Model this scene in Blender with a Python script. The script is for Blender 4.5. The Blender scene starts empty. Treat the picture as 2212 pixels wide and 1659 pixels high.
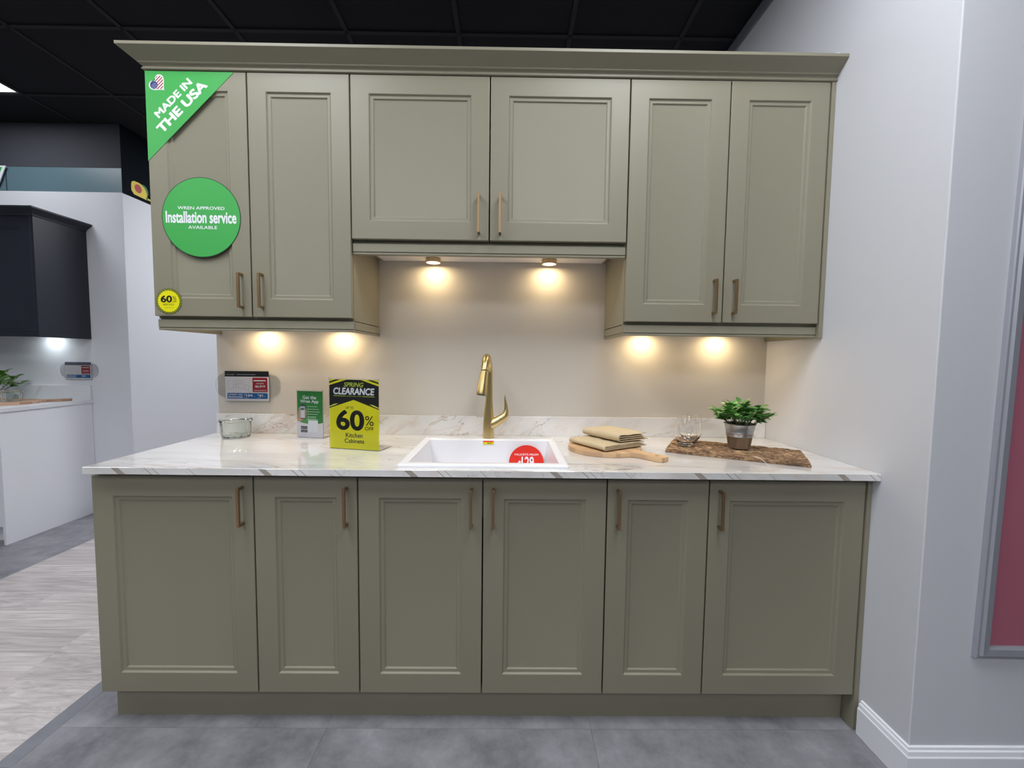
import bpy, bmesh, math, random
from mathutils import Vector, Matrix, noise
S = bpy.context.scene
COL = S.collection
PI = math.pi

# ------------------------------------------------------------------ camera, world, exposure
cam_data = bpy.data.cameras.new('camera')
cam = bpy.data.objects.new('camera', cam_data); COL.objects.link(cam)
CX, CY, CZ, YAW, PITCH, ROLL, FPX = 1.3789, -1.9961, 1.2832, 0.0089, -0.0615, 0.0115, 904.31
fw = Vector((math.sin(YAW)*math.cos(PITCH), math.cos(YAW)*math.cos(PITCH), math.sin(PITCH)))
rt = Vector((math.cos(YAW), -math.sin(YAW), 0)); up = rt.cross(fw)
rr = math.cos(ROLL)*rt + math.sin(ROLL)*up; uu = -math.sin(ROLL)*rt + math.cos(ROLL)*up
M = Matrix((rr, uu, -fw)).transposed().to_4x4(); M.translation = (CX, CY, CZ)
cam.matrix_world = M
cam_data.sensor_width = 36.0; cam_data.lens = 36.0*FPX/2212.0
cam_data.clip_start = 0.05; cam_data.clip_end = 60
S.camera = cam

world = bpy.data.worlds.new('showroom_ambience'); S.world = world; world.use_nodes = True
bg = world.node_tree.nodes['Background']
bg.inputs['Color'].default_value = (0.86, 0.90, 1.0, 1); bg.inputs['Strength'].default_value = 0.09
S.view_settings.view_transform = 'Standard'; S.view_settings.look = 'None'
S.view_settings.gamma = 1.0; S.view_settings.use_curve_mapping = False
S.view_settings.exposure = 0.68
PANEL_STRENGTH = 10.5
PUCK_POWER = 1.55

# ------------------------------------------------------------------ materials
def srgb(r, g, b):
    f = lambda c: (c/255/12.92) if c/255 <= 0.04045 else ((c/255+0.055)/1.055)**2.4
    return (f(r), f(g), f(b), 1)
def mat(name, col, rough=0.5, metal=0.0, spec=0.5, bump=0.0, bscale=200, var=0.0, vscale=8, coat=0.0, emit=None, es=0):
    m = bpy.data.materials.new(name); m.use_nodes = True
    nt = m.node_tree; b = nt.nodes['Principled BSDF']
    b.inputs['Roughness'].default_value = rough; b.inputs['Metallic'].default_value = metal
    b.inputs['Specular IOR Level'].default_value = spec; b.inputs['Coat Weight'].default_value = coat
    b.inputs['Coat Roughness'].default_value = 0.1
    b.inputs['Base Color'].default_value = col
    tc = nt.nodes.new('ShaderNodeTexCoord')
    if True:
        n = nt.nodes.new('ShaderNodeTexNoise'); n.inputs['Scale'].default_value = vscale; n.inputs['Detail'].default_value = 4
        nt.links.new(tc.outputs['Object'], n.inputs['Vector'])
        hs = nt.nodes.new('ShaderNodeHueSaturation'); hs.inputs['Color'].default_value = col
        mr = nt.nodes.new('ShaderNodeMapRange'); v = max(var, 0.01)
        mr.inputs['To Min'].default_value = 1-v; mr.inputs['To Max'].default_value = 1+v
        nt.links.new(n.outputs['Fac'], mr.inputs['Value']); nt.links.new(mr.outputs[0], hs.inputs['Value'])
        nt.links.new(hs.outputs['Color'], b.inputs['Base Color'])
    if bump:
        n2 = nt.nodes.new('ShaderNodeTexNoise'); n2.inputs['Scale'].default_value = bscale; n2.inputs['Detail'].default_value = 3
        nt.links.new(tc.outputs['Object'], n2.inputs['Vector'])
        bp = nt.nodes.new('ShaderNodeBump'); bp.inputs['Strength'].default_value = bump; bp.inputs['Distance'].default_value = 0.002
        nt.links.new(n2.outputs['Fac'], bp.inputs['Height']); nt.links.new(bp.outputs[0], b.inputs['Normal'])
    if emit:
        b.inputs['Emission Color'].default_value = emit; b.inputs['Emission Strength'].default_value = es
    return m

def glass(name, col=(1, 1, 1, 1), rough=0.0, ior=1.45):
    m = mat(name, col, rough); b = m.node_tree.nodes['Principled BSDF']
    b.inputs['Transmission Weight'].default_value = 1.0; b.inputs['IOR'].default_value = ior
    return m

def node(nt, t, **kw):
    n = nt.nodes.new(t)
    for k, v in kw.items():
        if k in n.inputs: n.inputs[k].default_value = v
        else: setattr(n, k, v)
    return n

def marble(name, rot, seed, stretch=(0.55, 1.6, 1.6), strong=1.0, stripes=False):
    """polished marble-pattern laminate: pale ground, thin dark veins and broad tan flows"""
    m = bpy.data.materials.new(name); m.use_nodes = True
    nt = m.node_tree; b = nt.nodes['Principled BSDF']; L = nt.links.new
    b.inputs['Roughness'].default_value = 0.035; b.inputs['IOR'].default_value = 1.55; b.inputs['Coat Weight'].default_value = 1.0; b.inputs['Coat Roughness'].default_value = 0.01; b.inputs['Coat IOR'].default_value = 1.75
    tc = node(nt, 'ShaderNodeTexCoord')
    mp0 = node(nt, 'ShaderNodeMapping'); mp0.inputs['Rotation'].default_value = rot; L(tc.outputs['Object'], mp0.inputs['Vector'])
    mp = node(nt, 'ShaderNodeMapping'); mp.inputs['Scale'].default_value = stretch; mp.inputs['Location'].default_value = (seed, seed*0.7, 0)
    L(mp0.outputs[0], mp.inputs['Vector'])
    cur = srgb(238, 235, 232)
    base = node(nt, 'ShaderNodeTexNoise', Scale=1.6, Detail=5.0, Distortion=0.6); L(mp.outputs[0], base.inputs['Vector'])
    cr = node(nt, 'ShaderNodeValToRGB'); cr.color_ramp.elements[0].position = 0.35; cr.color_ramp.elements[0].color = srgb(218, 217, 214)
    cr.color_ramp.elements[1].position = 0.62; cr.color_ramp.elements[1].color = srgb(243, 240, 238); L(base.outputs['Fac'], cr.inputs['Fac'])
    out = cr.outputs['Color']
    def vein(scale, width, col, amt, mlo, off, dist):
        nonlocal out
        mv = node(nt, 'ShaderNodeMapping'); mv.inputs['Location'].default_value = (off, off*1.3, off*0.5); L(mp.outputs[0], mv.inputs['Vector'])
        n = node(nt, 'ShaderNodeTexNoise', Scale=scale, Detail=6.0, Roughness=0.55, Distortion=dist); L(mv.outputs[0], n.inputs['Vector'])
        s = node(nt, 'ShaderNodeMath', operation='SUBTRACT'); L(n.outputs['Fac'], s.inputs[0]); s.inputs[1].default_value = 0.5
        a = node(nt, 'ShaderNodeMath', operation='ABSOLUTE'); L(s.outputs[0], a.inputs[0])
        r = node(nt, 'ShaderNodeMapRange', interpolation_type='SMOOTHSTEP'); r.inputs['From Min'].default_value = 0.0; r.inputs['From Max'].default_value = width
        r.inputs['To Min'].default_value = 1.0; r.inputs['To Max'].default_value = 0.0; L(a.outputs[0], r.inputs['Value'])
        k = node(nt, 'ShaderNodeTexNoise', Scale=scale*0.8, Detail=2.0); mk = node(nt, 'ShaderNodeMapping'); mk.inputs['Location'].default_value = (off+7, 3, 1)
        L(mp.outputs[0], mk.inputs['Vector']); L(mk.outputs[0], k.inputs['Vector'])
        kr = node(nt, 'ShaderNodeMapRange'); kr.inputs['From Min'].default_value = mlo; kr.inputs['From Max'].default_value = mlo+0.12; L(k.outputs['Fac'], kr.inputs['Value'])
        mu = node(nt, 'ShaderNodeMath', operation='MULTIPLY'); L(r.outputs[0], mu.inputs[0]); L(kr.outputs[0], mu.inputs[1])
        m2 = node(nt, 'ShaderNodeMath', operation='MULTIPLY'); L(mu.outputs[0], m2.inputs[0]); m2.inputs[1].default_value = amt*strong
        mx = node(nt, 'ShaderNodeMix', data_type='RGBA'); L(m2.outputs[0], mx.inputs[0]); L(out, mx.inputs[6]); mx.inputs[7].default_value = col
        out = mx.outputs[2]
    vein(1.5, 0.045, srgb(212, 194, 180), 0.7, 0.46, 2.0, 0.8)
    vein(2.2, 0.010, srgb(158, 130, 112), 0.8, 0.46, 11.0, 1.0)
    vein(3.6, 0.007, srgb(122, 106, 100), 0.8, 0.50, 23.0, 1.4)
    if stripes:   # the edge banding repeats a slanted grey-brown stripe every half metre
        sx = node(nt, 'ShaderNodeSeparateXYZ'); L(tc.outputs['Object'], sx.inputs[0])
        w = node(nt, 'ShaderNodeMath', operation='MULTIPLY_ADD'); L(sx.outputs['Z'], w.inputs[0]); w.inputs[1].default_value = 1.1; L(sx.outputs['X'], w.inputs[2])
        for (off, wid, c, amt) in ((0.624, 0.022, srgb(158, 148, 136), 0.9), (0.72, 0.004, srgb(150, 138, 130), 0.6), (0.745, 0.003, srgb(160, 150, 140), 0.6), (0.86, 0.004, srgb(175, 168, 160), 0.5)):
            a0 = node(nt, 'ShaderNodeMath', operation='SUBTRACT'); L(w.outputs[0], a0.inputs[0]); a0.inputs[1].default_value = 1.11+off-0.624
            mo = node(nt, 'ShaderNodeMath', operation='WRAP'); L(a0.outputs[0], mo.inputs[0]); mo.inputs[1].default_value = 0.2372; mo.inputs[2].default_value = -0.2372
            ab = node(nt, 'ShaderNodeMath', operation='ABSOLUTE'); L(mo.outputs[0], ab.inputs[0])
            r = node(nt, 'ShaderNodeMapRange'); r.inputs['From Min'].default_value = wid*0.5; r.inputs['From Max'].default_value = wid*0.5+0.002
            r.inputs['To Min'].default_value = amt; r.inputs['To Max'].default_value = 0; L(ab.outputs[0], r.inputs['Value'])
            mx = node(nt, 'ShaderNodeMix', data_type='RGBA'); L(r.outputs[0], mx.inputs[0]); L(out, mx.inputs[6]); mx.inputs[7].default_value = c
            out = mx.outputs[2]
    L(out, b.inputs['Base Color'])
    return m

def piece_mat(name, c1, c2, rough, scale, stretch, objvar=0.08, bump=0.05, spec=0.5, dist=0.5, rgh=0.62):
    """grain that differs from piece to piece (Object Info random)"""
    m = bpy.data.materials.new(name); m.use_nodes = True
    nt = m.node_tree; b = nt.nodes['Principled BSDF']; L = nt.links.new
    b.inputs['Roughness'].default_value = rough; b.inputs['Specular IOR Level'].default_value = spec
    tc = node(nt, 'ShaderNodeTexCoord'); oi = node(nt, 'ShaderNodeObjectInfo')
    mul = node(nt, 'ShaderNodeMath', operation='MULTIPLY'); L(oi.outputs['Random'], mul.inputs[0]); mul.inputs[1].default_value = 40
    cb = node(nt, 'ShaderNodeCombineXYZ'); L(mul.outputs[0], cb.inputs[0]); L(mul.outputs[0], cb.inputs[1])
    mp = node(nt, 'ShaderNodeMapping'); mp.inputs['Scale'].default_value = stretch; L(tc.outputs['Object'], mp.inputs['Vector']); L(cb.outputs[0], mp.inputs['Location'])
    n = node(nt, 'ShaderNodeTexNoise', Scale=scale, Detail=12.0, Roughness=rgh, Distortion=dist); L(mp.outputs[0], n.inputs['Vector'])
    cr = node(nt, 'ShaderNodeValToRGB'); cr.color_ramp.elements[0].position = 0.32; cr.color_ramp.elements[0].color = c1
    cr.color_ramp.elements[1].position = 0.68; cr.color_ramp.elements[1].color = c2; L(n.outputs['Fac'], cr.inputs['Fac'])
    hs = node(nt, 'ShaderNodeHueSaturation'); L(cr.outputs['Color'], hs.inputs['Color'])
    mr = node(nt, 'ShaderNodeMapRange'); mr.inputs['To Min'].default_value = 1-objvar; mr.inputs['To Max'].default_value = 1+objvar
    L(oi.outputs['Random'], mr.inputs['Value']); L(mr.outputs[0], hs.inputs['Value']); L(hs.outputs[0], b.inputs['Base Color'])
    bp = node(nt, 'ShaderNodeBump', Strength=bump); bp.inputs['Distance'].default_value = 0.002; L(n.outputs['Fac'], bp.inputs['Height']); L(bp.outputs[0], b.inputs['Normal'])
    return m

M_ = {}
M_['olive'] = mat('olive_painted_wood', srgb(137, 132, 113), 0.46, var=0.015, vscale=3)
M_['groove'] = mat('shadow_gap_lining', srgb(28, 27, 24), 0.8)
M_['whitecarcass'] = mat('white_melamine', srgb(226, 220, 215), 0.45)
M_['wall'] = mat('grey_wall_paint', srgb(203, 197, 187), 0.85, var=0.012, vscale=2)
M_['wallcool'] = mat('cool_grey_wall_paint', srgb(222, 223, 229), 0.8, var=0.015, vscale=2)
M_['wallright'] = mat('pale_grey_wall_paint', srgb(209, 210, 215), 0.8, var=0.015, vscale=2)
M_['white'] = mat('white_gloss_trim', srgb(240, 241, 246), 0.35)
M_['darkwall'] = mat('charcoal_bulkhead_paint', srgb(62, 64, 72), 0.8)
M_['teal'] = mat('slate_teal_band', srgb(96, 122, 132), 0.35)
M_['navy'] = mat('navy_painted_door', srgb(36, 41, 52), 0.45)
M_['navyprint'] = mat('dark_navy_print', srgb(4, 14, 22), 0.9, spec=0.2)
M_['tile_black'] = mat('black_acoustic_tile', srgb(17, 17, 23), 0.97, bump=0.5, bscale=500, var=0.1, vscale=60)
M_['tbar'] = mat('charcoal_grid_bar', srgb(27, 27, 31), 0.8)
M_['brass'] = mat('brushed_bronze_pull', srgb(170, 142, 108), 0.36, metal=1.0)
M_['gold'] = mat('brushed_gold_faucet', srgb(206, 186, 132), 0.30, metal=1.0)
M_['nozzle'] = mat('dark_spray_face', srgb(40, 38, 34), 0.5)
M_['nickel'] = mat('satin_nickel_rim', srgb(200, 178, 140), 0.3, metal=1.0)
M_['lens_warm'] = mat('warm_lamp_lens', (1, 1, 1, 1), 0.4, emit=(1.0, 0.80, 0.50, 1), es=4.5)
M_['lens_cool'] = mat('cool_lamp_lens', (1, 1, 1, 1), 0.4, emit=(0.9, 1.0, 1.0, 1), es=4.5)
M_['panel'] = mat('led_diffuser', (1, 1, 1, 1), 0.5, emit=(0.93, 0.96, 1.0, 1), es=PANEL_STRENGTH)
M_['panel_dim'] = mat('led_diffuser_dimmed', (1, 1, 1, 1), 0.5, emit=(0.93, 0.96, 1.0, 1), es=PANEL_STRENGTH*0.62)
M_['sink'] = mat('white_composite_sink', srgb(236, 236, 240), 0.28)
M_['marble_top'] = marble('marble_laminate_top', (0, 0, 0.10), 3.1, stretch=(0.55, 2.2, 2.0), strong=0.95)
M_['marble_up'] = marble('marble_laminate_upstand', (0, 0.55, 0), 8.3, stretch=(1.3, 2.0, 2.9), strong=1.1)
M_['marble_edge'] = marble('marble_laminate_edge', (0, -0.6, 0), 5.2, stretch=(1.5, 1.5, 3), strong=0.5, stripes=True)
M_['whitestone'] = mat('white_laminate_top', srgb(228, 230, 234), 0.3)
M_['floor_grey'] = piece_mat('concrete_look_vinyl_tile', srgb(104, 103, 109), srgb(156, 155, 160), 0.40, 5.0, (1.0, 1.0, 1), 0.04, 0.02, dist=0.0, rgh=0.72)
M_['floor_strip'] = piece_mat('dark_concrete_strip', srgb(112, 113, 120), srgb(142, 143, 150), 0.42, 3.0, (1, 1, 1), 0.03, 0.02)
M_['plank'] = piece_mat('whitewashed_oak_plank', srgb(168, 158, 157), srgb(212, 205, 203), 0.45, 3.0, (1.0, 15.0, 1), 0.09, 0.04)
M_['sub'] = mat('subfloor', srgb(60, 60, 64), 0.8)
M_['green'] = mat('bright_green_print', srgb(64, 170, 80), 0.4)
M_['green2'] = mat('leaf_green_print', srgb(40, 136, 56), 0.4)
M_['green3'] = mat('light_green_print', srgb(86, 166, 92), 0.4)
M_['whitep'] = mat('white_print', srgb(238, 240, 246), 0.4)
M_['paper'] = mat('white_paper', srgb(232, 230, 236), 0.4)
M_['ink'] = mat('black_ink', srgb(14, 16, 16), 0.4)
M_['darkink'] = mat('dark_green_ink', srgb(22, 48, 36), 0.4)
M_['yellow'] = mat('yellow_print', srgb(232, 226, 0), 0.45)
M_['paleyellow'] = mat('pale_yellow_print', srgb(232, 232, 96), 0.45)
M_['lime'] = mat('lime_print', srgb(196, 214, 60), 0.45)
M_['red'] = mat('red_print', srgb(228, 44, 30), 0.4)
M_['crimson'] = mat('crimson_print', srgb(160, 20, 30), 0.4)
M_['blue'] = mat('blue_print', srgb(0, 96, 168), 0.4)
M_['flagred'] = mat('flag_red_print', srgb(160, 60, 72), 0.4)
M_['flagblue'] = mat('flag_blue_print', srgb(40, 56, 120), 0.4)
M_['greyprint'] = mat('grey_line_print', srgb(150, 150, 158), 0.4)
M_['slateprint'] = mat('slate_grey_print', srgb(98, 100, 116), 0.4)
M_['skin'] = mat('printed_skin_tone', srgb(206, 160, 136), 0.4)
M_['emyellow'] = mat('printed_tool_yellow', srgb(226, 196, 40), 0.5)
M_['emred'] = mat('printed_tool_red', srgb(176, 36, 40), 0.5)
M_['emgreen'] = mat('printed_tool_green', srgb(20, 116, 64), 0.5)
M_['poster'] = mat('rose_poster_print', srgb(176, 100, 119), 0.35, var=0.08, vscale=1.5)
M_['alum'] = mat('brushed_aluminium_frame', srgb(168, 170, 178), 0.4, metal=0.4)
M_['acrylic'] = glass('clear_acrylic', (0.97, 0.98, 0.98, 1), 0.02, 1.3)
M_['glass'] = glass('clear_drinking_glass', (1, 1, 1, 1), 0.0, 1.45)
M_['glassgreen'] = glass('pale_green_pressed_glass', (0.93, 0.97, 0.95, 1), 0.02, 1.45)
M_['linen'] = mat('beige_linen', srgb(203, 185, 152), 0.95, bump=0.6, bscale=700, var=0.06, vscale=30)
M_['zinc'] = mat('galvanised_zinc', srgb(176, 174, 172), 0.3, metal=0.95, var=0.10, vscale=30, bump=0.05, bscale=60)
M_['leaf'] = piece_mat('glossy_green_leaf', srgb(40, 104, 42), srgb(112, 172, 84), 0.4, 20, (1, 1, 1), 0.3, 0.05)
M_['leaf2'] = piece_mat('pale_trailing_leaf', srgb(60, 110, 40), srgb(120, 160, 70), 0.4, 20, (1, 1, 1), 0.25, 0.05)
M_['stem'] = mat('green_stem', srgb(70, 84, 46), 0.6)
M_['soil'] = mat('dark_soil', srgb(60, 44, 32), 0.95, var=0.3, vscale=80)
M_['dust'] = mat('white_plastic_clip', srgb(235, 240, 250), 0.3)

def wood(name, c1, c2, c3):
    m = bpy.data.materials.new(name); m.use_nodes = True
    nt = m.node_tree; b = nt.nodes['Principled BSDF']; L = nt.links.new; b.inputs['Roughness'].default_value = 0.5
    tc = node(nt, 'ShaderNodeTexCoord'); mp = node(nt, 'ShaderNodeMapping'); mp.inputs['Scale'].default_value = (6, 40, 40); L(tc.outputs['Object'], mp.inputs['Vector'])
    n = node(nt, 'ShaderNodeTexNoise', Scale=1.0, Detail=5.0, Distortion=1.0); L(mp.outputs[0], n.inputs['Vector'])
    mp2 = node(nt, 'ShaderNodeMapping'); mp2.inputs['Scale'].default_value = (3.0, 26, 1); L(tc.outputs['Object'], mp2.inputs['Vector'])
    n2 = node(nt, 'ShaderNodeTexNoise', Scale=1.0, Detail=0.0); L(mp2.outputs[0], n2.inputs['Vector'])
    mx0 = node(nt, 'ShaderNodeMix', data_type='RGBA'); L(n.outputs['Fac'], mx0.inputs[0]); mx0.inputs[6].default_value = c1; mx0.inputs[7].default_value = c2
    r = node(nt, 'ShaderNodeMapRange'); r.inputs['From Min'].default_value = 0.52; r.inputs['From Max'].default_value = 0.55; r.inputs['To Max'].default_value = 0.6; L(n2.outputs['Fac'], r.inputs['Value'])
    mx = node(nt, 'ShaderNodeMix', data_type='RGBA'); L(r.outputs[0], mx.inputs[0]); L(mx0.outputs[2], mx.inputs[6]); mx.inputs[7].default_value = c3
    L(mx.outputs[2], b.inputs['Base Color'])
    return m
M_['board'] = wood('acacia_board', srgb(196, 156, 110), srgb(222, 188, 144), srgb(176, 138, 112))
M_['boardbg'] = wood('striped_walnut_board', srgb(186, 148, 120), srgb(212, 180, 152), srgb(150, 104, 80))

def bark():
    m = bpy.data.materials.new('woven_bark'); m.use_nodes = True
    nt = m.node_tree; b = nt.nodes['Principled BSDF']; L = nt.links.new; b.inputs['Roughness'].default_value = 0.85
    tc = node(nt, 'ShaderNodeTexCoord'); mp = node(nt, 'ShaderNodeMapping'); mp.inputs['Scale'].default_value = (14, 60, 40); L(tc.outputs['Object'], mp.inputs['Vector'])
    n = node(nt, 'ShaderNodeTexNoise', Scale=1.3, Detail=7.0, Roughness=0.7, Distortion=0.8); L(mp.outputs[0], n.inputs['Vector'])
    cr = node(nt, 'ShaderNodeValToRGB'); e = cr.color_ramp.elements
    e[0].position = 0.33; e[0].color = srgb(58, 42, 30); e[1].position = 0.66; e[1].color = srgb(214, 178, 136)
    x = e.new(0.5); x.color = srgb(150, 116, 84); L(n.outputs['Fac'], cr.inputs['Fac'])
    mv = node(nt, 'ShaderNodeMapping'); mv.inputs['Scale'].default_value = (26, 80, 60); L(tc.outputs['Object'], mv.inputs['Vector'])
    ad = node(nt, 'ShaderNodeVectorMath', operation='ADD'); L(mv.outputs[0], ad.inputs[0]); L(n.outputs['Color'], ad.inputs[1])
    vo = node(nt, 'ShaderNodeTexVoronoi', feature='DISTANCE_TO_EDGE'); vo.inputs['Scale'].default_value = 1.0; L(ad.outputs[0], vo.inputs['Vector'])
    vr = node(nt, 'ShaderNodeMapRange'); vr.inputs['From Max'].default_value = 0.13; vr.inputs['To Min'].default_value = 0.75; vr.inputs['To Max'].default_value = 0.0; L(vo.outputs['Distance'], vr.inputs['Value'])
    mx = node(nt, 'ShaderNodeMix', data_type='RGBA'); L(vr.outputs[0], mx.inputs[0]); L(cr.outputs[0], mx.inputs[6]); mx.inputs[7].default_value = srgb(52, 36, 26); L(mx.outputs[2], b.inputs['Base Color'])
    bp = node(nt, 'ShaderNodeBump', Strength=0.8); bp.inputs['Distance'].default_value = 0.003; L(n.outputs['Fac'], bp.inputs['Height']); L(bp.outputs[0], b.inputs['Normal'])
    return m
M_['bark'] = bark()

# ------------------------------------------------------------------ mesh helpers
class MB:
    def __init__(s): s.v = []; s.f = []
    def add(s, vs, fs):
        o = len(s.v); s.v += [tuple(p) for p in vs]; s.f += [[i+o for i in f] for f in fs]; return s
    def box(s, x0, x1, y0, y1, z0, z1):
        return s.add([(x0,y0,z0),(x1,y0,z0),(x1,y1,z0),(x0,y1,z0),(x0,y0,z1),(x1,y0,z1),(x1,y1,z1),(x0,y1,z1)],
                     [(0,3,2,1),(4,5,6,7),(0,1,5,4),(1,2,6,5),(2,3,7,6),(3,0,4,7)])
    def rings(s, rings, cap0=True, cap1=True, closed=True):
        n = len(rings[0]); vs = [p for r in rings for p in r]; fs = []
        for i in range(len(rings)-1):
            for j in range(n if closed else n-1):
                k = (j+1) % n; fs.append((i*n+j, i*n+k, (i+1)*n+k, (i+1)*n+j))
        if cap0: fs.append(tuple(reversed(range(n))))
        if cap1: fs.append(tuple((len(rings)-1)*n+j for j in range(n)))
        return s.add(vs, fs)
    def lathe(s, prof, cx, cy, seg=32, cap0=True, cap1=True, z=0, wob=None):
        rs = []
        for (r, zz) in prof:
            rs.append([(cx+r*(wob(a, zz) if wob else 1)*math.cos(a), cy+r*(wob(a, zz) if wob else 1)*math.sin(a), z+zz) for a in [2*PI*i/seg for i in range(seg)]])
        return s.rings(rs, cap0, cap1)
    def tube(s, pts, rad, seg=12, flat=1.0, upv=None):
        pts = [Vector(p) for p in pts]; n = len(pts)
        if not isinstance(rad, (list, tuple)): rad = [rad]*n
        t = [(pts[min(i+1, n-1)]-pts[max(i-1, 0)]).normalized() for i in range(n)]
        a = Vector(upv) if upv else Vector((0, 0, 1))
        if abs(a.dot(t[0])) > 0.95: a = Vector((1, 0, 0))
        a = (a-t[0]*a.dot(t[0])).normalized(); rs = []
        for i in range(n):
            a = (a-t[i]*a.dot(t[i])).normalized(); b = t[i].cross(a)
            rs.append([pts[i]+rad[i]*(math.cos(q)*a+math.sin(q)*flat*b) for q in [2*PI*k/seg for k in range(seg)]])
        return s.rings(rs)
    def prism(s, poly, y0, y1):   # poly in (x, z), extruded along y
        n = len(poly)
        return s.rings([[(x, y0, z) for x, z in poly], [(x, y1, z) for x, z in poly]])
    def prism_z(s, poly, z0, z1):
        return s.rings([[(x, y, z0) for x, y in poly], [(x, y, z1) for x, y in poly]])
    def build(s, name, m, parent=None, smooth=False, bevel=0, bseg=2, angle=35):
        me = bpy.data.meshes.new(name); me.from_pydata(s.v, [], s.f); me.validate()
        bm = bmesh.new(); bm.from_mesh(me); bmesh.ops.recalc_face_normals(bm, faces=bm.faces); bm.to_mesh(me); bm.free()
        me.materials.append(m)
        if smooth:
            me.shade_smooth(); me.set_sharp_from_angle(angle=math.radians(angle))
        o = bpy.data.objects.new(name, me); COL.objects.link(o)
        if parent: o.parent = parent
        if bevel:
            b = o.modifiers.new('bevel', 'BEVEL'); b.width = bevel; b.segments = bseg; b.limit_method = 'ANGLE'; b.angle_limit = math.radians(40)
        return o

def tag(o, label=None, cat=None, group=None, kind=None):
    if label: o['label'] = label
    if cat: o['category'] = cat
    if group: o['group'] = group
    if kind: o['kind'] = kind
    return o
def thing(name, label, cat, loc=(0, 0, 0), group=None, rot=(0, 0, 0)):
    o = bpy.data.objects.new(name, None); COL.objects.link(o); o.location = loc; o.rotation_euler = rot
    o.empty_display_size = 0.05
    return tag(o, label, cat, group)
def share(proto, name, loc, parent=None, rot=(0, 0, 0), scale=(1, 1, 1)):
    o = proto.copy(); o.name = name; COL.objects.link(o); o.parent = parent
    o.location = loc; o.rotation_euler = rot; o.scale = scale
    return o

_TG = {}
def text_geo(s, shear=0.0):
    if (s, shear) in _TG: return _TG[(s, shear)]
    c = bpy.data.curves.new('lettering', 'FONT'); c.body = s; c.shear = shear; c.resolution_u = 7
    o = bpy.data.objects.new('lettering_tmp', c); COL.objects.link(o)
    dg = bpy.context.evaluated_depsgraph_get(); dg.update()
    me = bpy.data.meshes.new_from_object(o.evaluated_get(dg))
    vs = [(v.co.x, v.co.y) for v in me.vertices]; fs = [tuple(p.vertices) for p in me.polygons]
    bpy.data.objects.remove(o); bpy.data.curves.remove(c); bpy.data.meshes.remove(me)
    _TG[(s, shear)] = (vs, fs); return vs, fs
def text(mb, s, x0, x1, z0, z1, y, bold=0.0, shear=0.0, rot=0.0, about=None):
    """fits the string into the box x0..x1, z0..z1 on the plane y (facing -y); bold strokes are stamped round a small circle"""
    vs, fs = text_geo(s, shear)
    bold = max(bold, 0)
    ax = min(v[0] for v in vs)-bold; bx = max(v[0] for v in vs)+bold; ay = min(v[1] for v in vs)-bold; by = max(v[1] for v in vs)+bold
    st = [(0, 0)]+([(bold*math.cos(2*PI*k/10), bold*math.sin(2*PI*k/10)) for k in range(10)] if bold > 0.004 else [])
    for q, (ox, oz) in enumerate(st):
        out = []
        for (a, b) in vs:
            x = x0+(a+ox-ax)/(bx-ax)*(x1-x0); z = z0+(b+oz-ay)/(by-ay)*(z1-z0)
            if rot:
                cx, cz = about; dx, dz = x-cx, z-cz
                x = cx+dx*math.cos(rot)-dz*math.sin(rot); z = cz+dx*math.sin(rot)+dz*math.cos(rot)
            out.append((x, y-q*0.000006, z))
        mb.add(out, fs)
    return mb
def flat(mb, poly, y, t=0.0003):
    return mb.prism(poly, y, y+t)
def rect(x0, x1, z0, z1): return [(x0, z0), (x1, z0), (x1, z1), (x0, z1)]
def rrect(x0, x1, z0, z1, r, n=6):
    p = []
    for cx, cz, a0 in ((x1-r, z0+r, -90), (x1-r, z1-r, 0), (x0+r, z1-r, 90), (x0+r, z0+r, 180)):
        for i in range(n+1):
            a = math.radians(a0+90*i/n); p.append((cx+r*math.cos(a), cz+r*math.sin(a)))
    return p
def circle(cx, cz, r, n=64): return [(cx+r*math.cos(2*PI*i/n), cz+r*math.sin(2*PI*i/n)) for i in range(n)]

W = 2.612; HC = 0.915; DB = 0.613; DU = 0.350; ZC = 3.05

# ------------------------------------------------------------------ the setting
def structure(o): o['kind'] = 'structure'; return o
# floor: sub-base, grey concrete-look tiles each side of a whitewashed plank walkway
floor = structure(MB().box(-5.2, 4.7, -6.2, 4.3, -0.06, -0.006).build('floor', M_['sub']))
def piece(name, w, d, h, m, bev):
    o = MB().box(0, w, 0, d, -h, 0).build(name, m, bevel=0)
    return o
TW, TD = 0.914, 0.457
proto_t = piece('floor_tile', TW-0.0008, TD-0.0008, 0.006, M_['floor_grey'], 0)
first = True
for i in range(-1, 5):
    for j in range(-7, 3):
        x = 0.765+(i)*TW - 0.0; y = -0.62+j*TD
        if x > 3.6 or x < -0.16: continue
        if y > 0.2: continue
        o = proto_t if first else share(proto_t, 'floor_tile', (0, 0, 0)); first = False
        o.parent = floor; o.location = (x, y, 0)
for i in range(4):
    for j in range(-7, 10):
        x = -1.483-(i+1)*TW; y = -0.62+j*TD
        o = share(proto_t, 'floor_tile', (x, y, 0), floor)
for j in range(2, 10):
    for i in range(0, 4):
        share(proto_t, 'floor_tile', (-0.149+i*TW, -0.62+j*TD, 0), floor)
sp = MB().box(0, 0.0552, 0, 1.218, -0.006, 0).build('border_strip', M_['floor_strip'], floor); sp.location = (-0.205, -3.2, 0)
for k in range(1, 6): share(sp, 'border_strip', (-0.205, -3.2+1.219*k, 0), floor)
random.seed(4)
PW = 0.1524
pl = MB().box(0, 1.0, 0, PW-0.001, -0.006, 0).build('floor_plank', M_['plank'], floor)
firstp = True
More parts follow.
